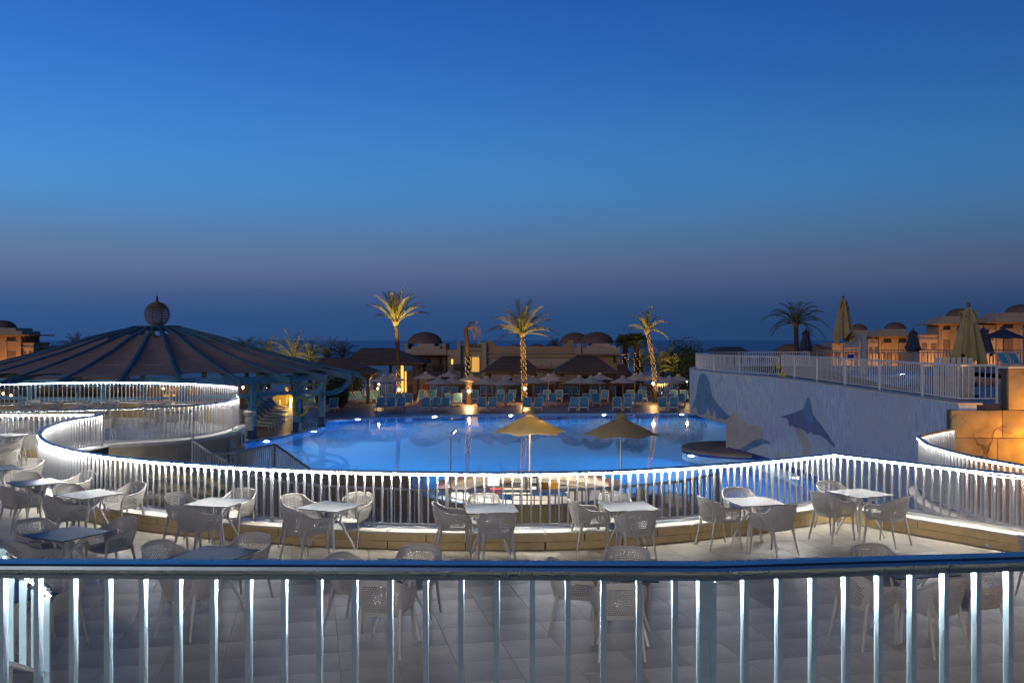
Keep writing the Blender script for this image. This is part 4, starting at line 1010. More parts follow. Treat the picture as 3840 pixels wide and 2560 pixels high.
cp('small closed navy parasol near the right palm', 3022, 1236, 1322, 66, .42, 'navy_canvas', 8)
cp('small closed navy parasol in front of the middle villa', 3424, 1236, 1318, 60, .42, 'navy_canvas', 9)
cp('small closed navy parasol beside the khaki one', 3688, 1228, 1330, 58, .5, 'navy_canvas', 12)
x, y, zt = Q(3762, 1228, 58)
market_umbrella('open navy parasol in front of the rightmost villa', x, y, DZ, zt, 1.35, 'navy_canvas', None, .2, 8, 'wood_brown', drop=.42)
# lifeguard chair
x, y, z = Q(3195, 1300, 45)
lg = thing('lifeguard_chair', 'tall white lifeguard chair beside the closed parasol', 'chair', (x, y, DZ), R(-20))
for sx in (-.32, .32):
    for sy in (-.3, .3): MB().tube([(sx * 1.25, sy * 1.3, 0), (sx, sy, 1.25), (sx * .95, sy * .9 + (.1 if sy > 0 else 0), 2.0 if sy > 0 else 1.35)], .022, 6).build('leg', M['white'], lg, 60)
MB().bbox((0, 0, 1.22), (.62, .58, .05), .01).build('seat', M['white'], lg)
MB().bbox((0, .36, 1.62), (.6, .04, .62), .01).build('backrest', M['canopy'], lg)
for k in range(3): MB().tube([(-.36, -.36, .3 + k * .3), (.36, -.36, .3 + k * .3)], .016, 6).build('rung', M['white'], lg)
MB().tube([(-.30, .3, 1.98), (.30, .3, 1.98)], .02, 6).build('top_rail', M['white'], lg)
x, y, z = Q(3238, 1340, 46)
sh = thing('shower_column', 'pale shower column with two arched pipes on the upper deck', 'shower', (x, y, DZ))
MB().bbox((0, 0, .95), (.20, .20, 1.9), .01).build('column', M['coping'], sh); MB().bbox((0, 0, 1.92), (.26, .26, .04), .008).build('cap', M['coping'], sh)
for sx in (-1, 1): MB().tube([(sx * .08, 0, 1.62), (sx * .28, 0, 1.76), (sx * .40, 0, 1.70), (sx * .46, 0, 1.56)], .018, 6).build('pipe', M['steel'], sh, 60)
x, y, z = Q(3190, 1331, 43); bk = thing('blue_bucket', 'bright blue bucket hanging by the lifeguard chair', 'bucket', (x, y, 2.62))
MB().lathe([(.0, -.14), (.10, -.14), (.15, .12), (.14, .12)], 14).build('pail', M['bluepl'], bk, 40); MB().tube([(.14 * math.cos(R(a)), 0, .12 + .12 * math.sin(R(a))) for a in range(0, 181, 20)], .006, 4).build('handle', M['steel'], bk)
cb = thing('timber_screen', 'weathered timber slat screen behind the railing corner', 'screen', (12.35, 26.6, DZ))
for k in range(7): MB().bbox((-.45 + k * .16, 0, .58), (.12, .03, 1.16 + .02 * (k % 3)), .006).build('board', M['coping'], cb)
for z in (.25, .95): MB().box((.03, .03, z), (1.1, .03, .08)).build('crossbar', M['coping'], cb)

# ------------------------------------------------------------------ big pavilion at the left
PX, PY = -21.7, 58.0
PROF = [(1.25, 4.27), (3.7, 3.64), (6.05, 2.88), (8.7, 2.16), (10.4, 1.74), (12.3, 1.36)]
def prof_z(r):
    for (r0, z0), (r1, z1) in zip(PROF, PROF[1:]):
        if r <= r1: return z0 + (z1 - z0) * (r - r0) / (r1 - r0)
    return PROF[-1][1]
pv = thing('pavilion', 'huge conical pavilion with faded blue beams and brown canvas panels', 'pavilion', (PX, PY, 0))
NR = 26
for k in range(NR):
    a = 2 * PI * (k + .37) / NR; c, s = math.cos(a), math.sin(a)
    mb = MB(); vs = []
    for r, z in PROF:
        w = .07; nx, ny = -s * w, c * w; dp = .34 if r > 2 else .2
        vs += [(r * c - nx, r * s - ny, z - dp), (r * c + nx, r * s + ny, z - dp), (r * c + nx, r * s + ny, z), (r * c - nx, r * s - ny, z)]
    n = len(PROF); fs = [(i * 4 + j, i * 4 + (j + 1) % 4, (i + 1) * 4 + (j + 1) % 4, (i + 1) * 4 + j) for i in range(n - 1) for j in range(4)] + [(3, 2, 1, 0), tuple(range(4 * n - 4, 4 * n))]
    mb.add(vs, fs).build('rafter', M['wood_blue'], pv)
    # canvas between this rafter and the next: sagging, scalloped along the eave
    a2 = 2 * PI * (k + 1.37) / NR; mb = MB(); vs = []; NA, NRR = 6, 7
    r_in = 2.7 + .5 * math.sin(k * 2.3); r_out = 10.9 + .3 * math.sin(k * 1.7)
    for j in range(NRR + 1):
        for i in range(NA + 1):
            f, q = j / NRR, i / NA; ang_ = a + (a2 - a) * (.03 + .94 * q); bow = math.sin(PI * q)
            r = r_in + .45 * bow * (1 - f) * 1.6 + (r_out - r_in) * f - .55 * bow * f * f * f
            r = max(r_in, r); z = prof_z(r) - .06 - .14 * bow * math.sin(PI * min(1, f * 1.1)) - .03
            vs.append((r * math.cos(ang_), r * math.sin(ang_), z))
    m_ = NA + 1; mb.add(vs, [(j * m_ + i, j * m_ + i + 1, (j + 1) * m_ + i + 1, (j + 1) * m_ + i) for j in range(NRR) for i in range(NA)])
    mb.build('canvas_panel', M['canvas'], pv, 60)
    rr = 8.3; MB().tube([(rr * math.cos(a + (a2 - a) * q), rr * math.sin(a + (a2 - a) * q), prof_z(rr) - .10 - .10 * math.sin(PI * q)) for q in (0, .25, .5, .75, 1)], .018, 4).build('tie_cord', M['cord'], pv)
def ringb(r, w, z0, z1, nm, m): MB().lathe([(r - w, z0), (r + w, z0), (r + w, z1), (r - w, z1), (r - w, z0)], 64).build(nm, M[m], pv, 30)
ringb(10.15, .13, 1.05, 1.42, 'ring_beam', 'wood_blue_light'); ringb(1.2, .18, 3.95, 4.28, 'crown_ring', 'wood_blue'); ringb(10.0, .07, .32, .50, 'tie_beam', 'wood_blue_light')
MB().lathe([(0, 4.29), (1.2, 4.27), (1.22, 4.2)], 28).build('crown_cap', M['wood_brown'], pv, 40)
COLS = [-40.8, -21, .6, 20, 45, 68, 92, 116, 140, 164, 188, 212, -62, -84, -106, -128]
for q in COLS:
    a = R(q); r = 10.05; c, s = math.cos(a), math.sin(a)
    col = MB().bbox((r * c, r * s, -.02), (.34, .34, 2.66), .02, a).build('column', M['wood_blue_light'], pv)
    MB().bbox((r * c, r * s, -1.57), (.37, .37, .58), .02, a).build('painted_foot', M['wood_dark_blue'], col)
    MB().box((r * c, r * s, -1.86), (.52, .52, .08), a).build('plinth', M['wood_dark_blue'], col)
    for sd in (-1, 1):
        t = Vector((-s * sd, c * sd, 0)); p0 = Vector((r * c, r * s, .20))
        MB().tube([p0 + t * .16 + Vector((0, 0, -.35)), p0 + t * .30, p0 + t * .62 + Vector((0, 0, .16))], .07, 6).build('bracket', M['wood_blue_light'], col, 60)
for q in (.6, 20, -21):
    a = R(q); pts = []
    for k in range(9):
        b = R(-90 + 90 * k / 8); rr = 10.2 + 1.55 * math.cos(b); pts.append((rr * math.cos(a), rr * math.sin(a), 1.05 + 1.0 * math.sin(b) * 1.0))
    MB().tube(pts, .09, 6).build('curved_brace', M['wood_blue_light'], pv, 60)
# latticed ball and finial on the crown
for k in range(19):
    b = R(-74 + 148 * k / 18); r = .76 * math.cos(b); z = 4.98 + .74 * math.sin(b)
    MB().lathe([(r - .03, z - .026), (r + .02, z - .026), (r + .02, z + .026), (r - .03, z + .026), (r - .03, z - .026)], 24).build('ball_hoop', M['ball_wood'], pv)
for k in range(8):
    a = 2 * PI * k / 8; MB().tube([(.72 * math.cos(R(b)) * math.cos(a), .72 * math.cos(R(b)) * math.sin(a), 4.98 + .72 * math.sin(R(b))) for b in range(-80, 81, 20)], .02, 4).build('ball_rib', M['wood_brown'], pv)
MB().lathe([(.10, 5.66), (.11, 5.74), (.05, 5.80), (.09, 5.86), (.05, 5.93), (.07, 6.0), (.03, 6.08), (0, 6.2)], 12).build('finial', M['wood_brown'], pv, 40)
lb_ = thing('lifebuoy', 'yellow and white lifebuoy hanging on a pavilion column', 'lifebuoy', (PX + 10.28 * math.cos(R(-21)) + .05, PY + 10.28 * math.sin(R(-21)) - .22, -.38), R(12))
for k in range(4):
    a0 = PI / 2 * k + .12; MB().tube([(.40 * math.cos(a0 + t * 1.33 / 6), 0, .52 * math.sin(a0 + t * 1.33 / 6)) for t in range(7)], .085, 8).build('float_arc', M['buoy'], lb_, 60)
    a0 = PI / 2 * k - .12; MB().tube([(.40 * math.cos(a0 + t * .24 / 2), 0, .52 * math.sin(a0 + t * .24 / 2)) for t in range(3)], .09, 8).build('white_band', M['white'], lb_, 60)

# ------------------------------------------------------------------ loungers, side tables, parasols on the far deck
DK = -1.9
lf = MB()
for sx in (-.32, .32):
    lf.box((sx, -.1, .30), (.05, 1.75, .06)); lf.tube([(sx, -.85, .30), (sx, -.92, 0)], .03, 6); lf.tube([(sx, .55, .30), (sx * 1.05, .68, 0)], .03, 6)
    lf.tube([(sx * 1.02, .18, .31), (sx * 1.06, .22, .50), (sx * 1.06, .50, .52), (sx, .62, .56)], .025, 6)
lf.box((0, -.95, .30), (.66, .05, .06)); lf.box((0, .45, .29), (.62, .05, .04))
for sx in (-.31, .31): lf.box((sx, .60, .58), (.05, .86, .04), 0, R(48))
lf.box((0, .89, .91), (.66, .05, .05), 0, R(48))
LF = lf.mesh('frame', M['white'])
LS = MB().box((0, -.30, .335), (.58, 1.22, .014)).mesh('seat', M['sling'])
LBk = MB().box((0, .60, .592), (.57, .82, .014), 0, R(48)).mesh('backrest', M['sling'])
def lounger(x, y, rz, label, group, z=DK):
    o = thing('sun_lounger', label, 'sun lounger', (x, y, z), rz, group)
    put('frame', LF, o); put('seat', LS, o); put('backrest', LBk, o); return o
STT = MB().lathe([(0, .48), (.27, .48), (.28, .47), (.28, .455), (0, .45)], 16).mesh('table_top', M['white'], 40)
STS = MB().lathe([(.05, .45), (.04, .2), (.12, .02), (.18, 0), (0, 0)], 10).mesh('stem', M['white'], 50)
def side_table(x, y, label, z=DK):
    o = thing('side_table', label, 'side table', (x, y, z), 0, 'small round tables between the loungers'); put('table_top', STT, o); put('stem', STS, o)
ROWS = [
 ('front poolside row', 1541, [1418, 1459, 1497, 1591, 1630, 1667, 1806, 1846, 1978, 2020, 2155, 2194, 2320, 2361, 2494, 2535], .10),
 ('second poolside row', 1523, [1451, 1487, 1527, 1680, 1715, 1874, 1909, 2034, 2074, 2200, 2240, 2358, 2400, 2524, 2561], .12),
 ('third poolside row', 1507, [1398, 1578, 1617, 1739, 1777, 1877, 1918, 2054, 2097, 2229, 2271, 2372, 2416, 2535, 2575], .10),
 ('back row before the buildings', 1489, [1420, 1480, 1619, 1646, 1668, 1698, 1813, 1834, 1872, 2014, 2042, 2124, 2159, 2229, 2266, 2300, 2419, 2474, 2560], .05),
]
nt = 0; random.seed(21)
for rn, v, us, tilt in ROWS:
    for i, u in enumerate(us):
        x, y = P(u, v, DK); y += .95
        lounger(x, y, random.uniform(-.12, .04) + tilt * (u - 1950) / 600 * -1, 'blue sling sun lounger, %s from left in the %s' % (ORD[i], rn), 'sun loungers on the far pool deck')
        if i % 2 == 1 or (rn.startswith('front') and i in (4,)):
            u2 = (us[i - 1] + u) / 2
            if u - us[i - 1] < 60:
                x2, y2 = P(u2, v + 1, DK); side_table(x2, y2 + .9, 'small round white table beside lounger %s in the %s' % (ORD[i], rn))
for i, (u, v, a) in enumerate([(1114, 1533, .5), (1160, 1528, .35), (1239, 1545, .05), (1322, 1515, .75), (1353, 1513, .75), (1394, 1511, .7), (1422, 1508, .75), (1335, 1492, .5)]):
    x, y = P(u, v, DK); lounger(x, y + .8, a, 'blue sling sun lounger, %s from left in the scattered group beside the dark shrub' % ORD[i], 'sun loungers left of the pool')
for i in range(7):
    x, y = P(968 + i * 11.5, 1612 - i * 12.5, DK); lounger(x + .1, y, R(66), 'sun lounger with raised head under the pavilion edge, %s of seven from the front' % ORD[i], 'sun loungers lined up under the pavilion')
x, y = P(1222, 1543, DK); side_table(x, y + .4, 'small round white table beside the dark shrub')
UMB = [(1441, 1405), (1470, 1403), (1596, 1396), (1646, 1414), (1696, 1412), (1686, 1391), (1765, 1404), (1825, 1413), (1893, 1416), (1898, 1395), (2000, 1411), (2057, 1404), (2079, 1395), (2173, 1410), (2216, 1411), (2249, 1400), (2336, 1411), (2380, 1403), (2404, 1398), (2452, 1399), (2510, 1411), (2543, 1405), (1228, 1423)]
for i, (u, v) in enumerate(sorted(UMB)):
    zt = .55; x, y = P(u, v, zt)
    if u == 1228: y = 78; x = (u - 1920) * y / F; zt = H - (v - 1275) * y / F
    market_umbrella('open beige parasol on the far pool deck, %s from left' % ORD[i], x, y, DK, zt, 1.22 + .05 * math.sin(i), 'canopy', 'beige parasols on the far pool deck', random.uniform(0, 1), 8, 'wood_pole', drop=.36)

# gazebos with shingled hip roofs
def gazebo(label, u0, u1, ur0, ur1, vr, ve, d, depth, seed=0):
    xl, _, ze = Q(u0, ve, d - depth / 2); xr = Q(u1, ve, d - depth / 2)[0]; zr = H - (vr - 1275) * d / F; a, b = Q(ur0, vr, d)[0], Q(ur1, vr, d)[0]
    o = thing('gazebo', label, 'gazebo', ((xl + xr) / 2, d, DK)); cx = (xl + xr) / 2; w = (xr - xl) / 2; hd = depth / 2; a -= cx; b -= cx; ze -= DK; zr -= DK
    # courses of shingles on the four slopes
    NC = 11
    for k in range(NC):
        f0, f1 = k / NC, (k + 1) / NC; lift = .035
        def ringp(f): return [(-w + (a + w) * f, -hd + hd * f), (w + (b - w) * f, -hd + hd * f), (w + (b - w) * f, hd - hd * f), (-w + (a + w) * f, hd - hd * f)]
        r0, r1 = ringp(f0), ringp(f1); z0, z1 = ze + (zr - ze) * f0 + lift, ze + (zr - ze) * f1
        vs = [(x, y, z0) for x, y in r0] + [(x, y, z1) for x, y in r1] + [(x, y, z0 - .05) for x, y in r0]
        MB().add(vs, [(i, (i + 1) % 4, 4 + (i + 1) % 4, 4 + i) for i in range(4)] + [(8 + i, 8 + (i + 1) % 4, (i + 1) % 4, i) for i in range(4)]).build('shingle_course', M['thatch'], o)
    MB().box((0, 0, ze - .06), (2 * w - .05, depth - .05, .06)).build('soffit', M['wood_brown'], o)
    for z_ in (-.14,):
        for sy in (-1, 1): MB().box((0, sy * (hd - .5), ze + z_ - .02), (2 * w - .7, .14, .18)).build('beam', M['wood_brown'], o)
        for sx in (-1, 1): MB().box((sx * (w - .5), 0, ze + z_ - .02), (.14, depth - .7, .17)).build('beam', M['wood_brown'], o)
    for sx in (-1, 0, 1):
        for sy in (-1, 1):
            if sx == 0 and sy == -1: continue
            c = MB().bbox((sx * (w - .55), sy * (hd - .5), (ze - .2) / 2), (.26, .26, ze - .2), .02).build('post', M['wood_brown'], o)
            MB().lathe([(.15, 0), (.2, .1), (.34, .32), (.34, .36), (0, .36)], 10, (sx * (w - .55), sy * (hd - .5), ze - .56)).build('capital', M['wood_brown'], c)
    return o
gazebo('low shingled gazebo beside the pavilion eave', 1158, 1402, 1206, 1298, 1341, 1401, 81, 5.0)
gazebo('large shingled gazebo left of the domed building', 1275, 1588, 1359, 1471, 1304, 1361, 93, 7.0)
gazebo('shingled gazebo behind the middle palm', 1806, 2026, 1885, 1961, 1334, 1393, 86, 5.2)
gazebo('shingled gazebo in front of the twin domes', 2078, 2320, 2163, 2232, 1332, 1396, 86, 5.4)
# pool ladder
x, y = P(1495, 1556, DK); ldr = thing('pool_ladder', 'blue steel pool ladder at the far pool edge', 'ladder', (x, y, DK))
for sx in (-.25, .25): MB().tube([(sx * 1.3, .75, 0), (sx * 1.2, .6, .6), (sx, .3, .85), (sx, .0, .7), (sx, -.12, .2), (sx, -.12, -.6)], .028, 6).build('rail', M['dark_rail'], ldr, 60)
for k in range(3): MB().box((0, -.12, -.5 + k * .25), (.5, .08, .03)).build('rung', M['dark_rail'], ldr)
# person in a dark red shirt standing among the loungers
x, y = P(1597, 1503, DK)
pp = MB()
for sx in (-1, 1): pp.tube([(sx * .09, -.04, .02), (sx * .09, 0, .08), (sx * .095, .0, .48), (sx * .09, 0, .88)], [.04, .05, .062, .085], 8)
person = thing('person', 'standing person in dark red shirt and pale trousers among the loungers', 'person', (x, y, DK), R(20))
bd = bpy.data.meshes.new('body')
sk_v = [(0, 0, .92), (0, 0, 1.10), (0, .01, 1.30), (0, 0, 1.46), (0, -.01, 1.56), (0, -.02, 1.68), (-.17, 0, 1.42), (-.24, -.02, 1.17), (-.23, -.16, .98), (.17, 0, 1.42), (.24, -.02, 1.17), (.22, -.16, 1.0), (-.09, 0, .84), (-.10, -.01, .48), (-.10, .01, .08), (-.10, -.12, .03), (.09, 0, .84), (.10, -.03, .48), (.10, .03, .08), (.10, -.10, .03)]
sk_e = [(0, 1), (1, 2), (2, 3), (3, 4), (4, 5), (3, 6), (6, 7), (7, 8), (3, 9), (9, 10), (10, 11), (0, 12), (12, 13), (13, 14), (14, 15), (0, 16), (16, 17), (17, 18), (18, 19)]
sk_r = [.13, .12, .14, .10, .055, .095, .06, .048, .035, .06, .048, .035, .09, .062, .045, .035, .09, .062, .045, .035]
bd.from_pydata(sk_v, sk_e, []); bo_ = put('body', bd, person); md = bo_.modifiers.new('skin', 'SKIN')
for q, r in zip(bd.skin_vertices[0].data if bd.skin_vertices else [], sk_r): q.radius = (r, r)
bo_.modifiers.new('sub', 'SUBSURF').levels = 1
pm = bpy.data.materials.new('clothed_body'); pm.use_nodes = True; n_, l_ = pm.node_tree.nodes, pm.node_tree.links
tcn = n_.new('ShaderNodeTexCoord'); sx_ = n_.new('ShaderNodeSeparateXYZ'); l_.new(tcn.outputs['Object'], sx_.inputs[0]); rmp = n_.new('ShaderNodeValToRGB'); rmp.color_ramp.interpolation = 'CONSTANT'
dv = n_.new('ShaderNodeMath'); dv.operation = 'DIVIDE'; dv.inputs[1].default_value = 1.8; l_.new(sx_.outputs[2], dv.inputs[0]); l_.new(dv.outputs[0], rmp.inputs[0])
el = rmp.color_ramp.elements; el[0].position = 0; el[0].color = (.04, .03, .03, 1); el[1].position = .05; el[1].color = (.42, .38, .34, 1)
for p_, c_ in ((.52, (.16, .015, .015, 1)), (.84, (.30, .17, .11, 1)), (.93, (.02, .015, .012, 1))): e_ = el.new(p_); e_.color = c_
l_.new(rmp.outputs[0], n_['Principled BSDF'].inputs['Base Color']); bd.materials.append(pm)

# ------------------------------------------------------------------ palms
def frond(mb, base, az, el, L, droop, leaf=.42, nl=22, wid=.045, seed=0, curl=0):
    rnd = random.Random(seed); p = Vector(base); d = Vector((math.cos(az) * math.cos(el), math.sin(az) * math.cos(el), math.sin(el))); step = L / nl; pts = [p.copy()]; dirs = [d.copy()]
    for i in range(nl):
        d = (d + Vector((0, 0, -droop * step / L * (.4 + 1.8 * i / nl)))).normalized(); p = p + d * step; pts.append(p.copy()); dirs.append(d.copy())
    mb.tube(pts[::4] + [pts[-1]], [.035 - .028 * k / (len(pts[::4])) for k in range(len(pts[::4]) + 1)], 4)
    for i in range(3, nl + 1):
        f = i / nl; t = dirs[i]; sd = t.cross(Vector((0, 0, 1)))
        if sd.length < .1: sd = Vector((math.sin(az), -math.cos(az), 0))
        sd.normalize(); up = sd.cross(t).normalized(); ll = leaf * (math.sin(PI * min(1, .12 + f * .86)) ** .6) * rnd.uniform(.85, 1.1)
        for s in (-1, 1):
            dv = (t * .75 + sd * s * .75 + up * rnd.uniform(.15, .45)).normalized(); tip = pts[i] + dv * ll + Vector((0, 0, -.10 * ll)); m_ = pts[i] + dv * ll * .5; w = t * wid
            mb.add([pts[i] - w * .6, pts[i] + w * .6, m_ + w * .5, tip, m_ - w * .5], [(0, 1, 2, 3, 4)])
def crown(n, L, seed, el0=.15, el1=1.35, droop=1.0, leaf=.42, nl=22, spread=2 * PI):
    rnd = random.Random(seed); mb = MB()
    for i in range(n):
        f = (i + .5) / n; az = i * 2.39996 + rnd.uniform(-.2, .2); el = el0 + (el1 - el0) * f ** .8 + rnd.uniform(-.08, .08)
        frond(mb, (math.cos(az) * .1, math.sin(az) * .1, .05 * f), az, el, L * rnd.uniform(.82, 1.08) * (.85 + .15 * (1 - f)), droop * rnd.uniform(.7, 1.25), leaf, nl, seed=seed * 100 + i)
    return mb
def trunk(h, r0, r1, lean=(0, 0), seed=0, boots=True):
    rnd = random.Random(seed); mb = MB(); n = int(h / .10); pts = []; rad = []
    for i in range(n + 1):
        f = i / n; pts.append((lean[0] * f * f, lean[1] * f * f, h * f)); rad.append((r0 + (r1 - r0) * f) * (1.0 + (.10 if i % 2 else -.04) + rnd.uniform(-.03, .03)) * (1.25 - .25 * min(1, f * 12)))
    mb.tube(pts, rad, 10)
    if boots:
        for k in range(int(h * 16)):
            f = rnd.random(); a = rnd.random() * 2 * PI; r = (r0 + (r1 - r0) * f); x, y, z = lean[0] * f * f, lean[1] * f * f, h * f
            c, s = math.cos(a), math.sin(a)
            mb.add([(x + r * .9 * c - s * .05, y + r * .9 * s + c * .05, z), (x + r * .9 * c + s * .05, y + r * .9 * s - c * .05, z), (x + r * 1.32 * c, y + r * 1.32 * s, z + .13)], [(0, 1, 2)])
    return mb
def lights_on(o, h, r0, r1, lean, seed, f0, f1, n=120):
    rnd = random.Random(seed); mb = MB()
    n = int(n * .62)
    for k in range(n):
        f = f0 + (f1 - f0) * (k / n) ** 1.25; a = k * 1.9 + rnd.uniform(-.3, .3); r = (r0 + (r1 - r0) * f) * 1.22; s = rnd.uniform(.018, .034)
        c = (lean[0] * f * f + r * math.cos(a), lean[1] * f * f + r * math.sin(a), h * f)
        mb.add([(c[0] + s, c[1], c[2]), (c[0], c[1] + s, c[2]), (c[0] - s, c[1], c[2]), (c[0], c[1] - s, c[2]), (c[0], c[1], c[2] + s * 1.3), (c[0], c[1], c[2] - s * 1.3)], [(0, 1, 4), (1, 2, 4), (2, 3, 4), (3, 0, 4), (1, 0, 5), (2, 1, 5), (3, 2, 5), (0, 3, 5)])
    struct(mb.build('string_lights', M['bead'], o), 'stuff')
def palm(label, u, vb, d, vc, lean_px, n, L, seed, r0=.20, r1=.15, ground=DK, lit=None, el0=.15, el1=1.35, droop=1.0, mfrond='frond', leaf=.42, nl=22, name='palm_tree', group='palms around the pool', skirt=True):
    x = (u - 1920) * d / F; h = H - (vc - 1275) * d / F - ground; lean = (lean_px * d / F, 0)
    o = thing(name, label, 'palm tree', (x, d, ground), 0, group)
    trunk(h, r0, r1, lean, seed).build('trunk', M['bark'], o, 50)
    c = crown(n, L, seed, el0, el1, droop, leaf, nl).build('crown', M[mfrond], o); c.location = (lean[0], 0, h)
    if skirt:
        mb = MB(); rnd = random.Random(seed)
        for k in range(22):
            a = k * 2.4; mb.tube([(r1 * .7 * math.cos(a), r1 * .7 * math.sin(a), -.35), (r1 * 1.5 * math.cos(a), r1 * 1.5 * math.sin(a), -.1 + .1 * rnd.random()), (r1 * 1.9 * math.cos(a), r1 * 1.9 * math.sin(a), .05 + .1 * rnd.random())], [.05, .045, .02], 4)
        s_ = mb.build('boot_collar', M['frond_dry'], o); s_.location = (lean[0], 0, h)
    if lit: lights_on(o, h, r0, r1, lean, seed, *lit)
    return o
def uplamp(label, u, v, d, aim, e=900, ground=DK, dy=-.55, vis=True, e2=120, off=(0, -1.5, .3)):
    x, y, z = Q(u, v, d + dy); o = thing('palm_uplight', label, 'lamp', (x, y, ground), 0, 'warm lamps lighting the palms'); zz = z - ground
    MB().tube([(0, 0, 0), (0, 0, zz - .08)], .025, 6).build('post', M['black'], o)
    MB().lathe([(0, -.11), (.07, -.09), (.11, 0), (.07, .09), (0, .11)], 12, (0, 0, zz)).build('globe', M['lamp_warm'], o, 60)
    lamp('SPOT', off, e * 2.8, (1.0, .56, .13), .10, (R(180 - 11), 0, 0), 46, o, .7)
    lamp('POINT', (0, -.16, zz), e2 * 1.5, (1.0, .58, .18), .10, parent=o)
    return o
palm('tall palm with upright crown left of the domed building', 1497, 1500, 81.5, 1207, -13, 26, 3.3, 3, lit=(.03, .40, 130), el0=.55, el1=1.45, droop=.75, leaf=.62)
palm('broad-crowned palm standing in the middle', 1966, 1500, 80.0, 1250, -8, 30, 3.4, 7, lit=(.04, .92, 210), el0=.05, el1=1.4, droop=.95, leaf=.66)
palm('leaning thin palm with a sparse crown at right', 2459, 1509, 80.4, 1238, -33, 13, 2.4, 9, .17, .12, lit=(.16, .95, 170), el0=.0, el1=1.5, droop=1.1, leaf=.5)
palm('dark palm with arching fronds above the upper deck', 2988, 1330, 84, 1212, -4, 24, 3.3, 13, .22, .18, ground=0, el0=-.05, el1=1.35, droop=1.3, leaf=.62, group=None)
# dying palm: bare trunk and a few dry hanging fronds
dx = (1759 - 1920) * 78.4 / F; dp_ = thing('dead_palm', 'dead palm trunk with dry fronds hanging to the right', 'palm tree', (dx, 78.4, DK)); dh = H - (1228 - 1275) * 78.4 / F - DK
trunk(dh, .22, .17, (-.28, 0), 5).build('trunk', M['bark'], dp_, 50); lights_on(dp_, dh, .22, .17, (-.28, 0), 5, .16, .62, 130)
mb = MB()
for k in range(9): frond(mb, (-.28, 0, dh - .1), random.uniform(-.5, .6), random.uniform(.5, 1.2), random.uniform(1.2, 2.6), 5.2, .30, 16, .03, seed=50 + k)
mb.build('dry_crown', M['frond_dry'], dp_)
uplamp('lit globe lamp at the foot of the tall left palm', 1496, 1461, 81.5, 0, 2600, off=(-.2, -1.2, 2.75))
uplamp('lit globe lamp at the foot of the dead palm', 1760, 1466, 78.4, 0, 1500, e2=260)
uplamp('lit globe lamp at the foot of the middle palm', 1968, 1456, 80.0, 0, 2400)
uplamp('lit globe lamp at the foot of the leaning palm', 2450, 1438, 80.4, 0, 2200)
# background palms
BG = [('bushy dark palm top behind the pavilion roof', 285, 1340, 120, 1303, 2.6), ('dark palm by the left villa', 128, 1340, 120, 1318, 2.2), ('first golden-lit palm right of the pavilion', 925, 1400, 106, 1322, 2.6), ('second golden-lit palm right of the pavilion', 1005, 1400, 104, 1330, 2.9), ('tallest golden-lit palm right of the pavilion', 1100, 1400, 102, 1336, 3.6),
      ('golden-lit palm between pavilion and gazebos', 1162, 1400, 103, 1346, 3.0), ('dark palm left of the large gazebo roof', 1228, 1400, 108, 1338, 3.0), ('dark palm touching the large gazebo roof', 1285, 1400, 110, 1335, 2.6),
      ('bright golden palm right of the leaning palm', 2482, 1450, 96, 1378, 3.6), ('small golden palm by the blue wall', 2545, 1450, 94, 1392, 2.6), ('golden palm behind the leaning trunk', 2405, 1450, 104, 1365, 2.8), ('tiny palm top behind the flat roof', 2078, 1400, 150, 1302, 1.8)]
for i, (lb, u, vb, d, vc, L) in enumerate(BG):
    palm(lb, u, vb, d, vc, 0, 22, L, 60 + i, .24, .2, el0=-.1, el1=1.4, droop=1.15, leaf=.62, nl=16, group='palms behind the deck', skirt=False, ground=-1.92)
for u, d, e, dx_ in ((1080, 99, 1500, 0), (1150, 99.5, 1200, 0), (1000, 101, 700, 0), (2480, 92, 1500, 0), (2535, 91, 700, 0), (2400, 100, 800, 0)):
    x = (u - 1920) * d / F
    o = thing('garden_spotlight', 'hidden warm garden spotlight under the palm at %s metres' % d if False else 'small warm garden spotlight under the golden palms, at bearing %d' % u, 'lamp', (x, d, -1.9), 0, 'garden spotlights')
    o['label'] = {1080: 'garden spotlight below the tallest golden-lit palm', 1150: 'garden spotlight below the palm between pavilion and gazebos', 1000: 'garden spotlight below the second golden-lit palm', 2480: 'garden spotlight below the bright golden palm', 2535: 'garden spotlight below the small golden palm', 2400: 'garden spotlight below the fan palms'}[u]
    MB().lathe([(0, 0), (.10, 0), (.12, .18), (.09, .2)], 10).build('housing', M['black'], o); MB().lathe([(0, .201), (.085, .201)], 10).build('lens', M['lamp_warm'], o)
    lamp('SPOT', (0, 0, .3), e, (1.0, .62, .16), .15, (R(180 - 22), 0, 0), 100, o, .8)
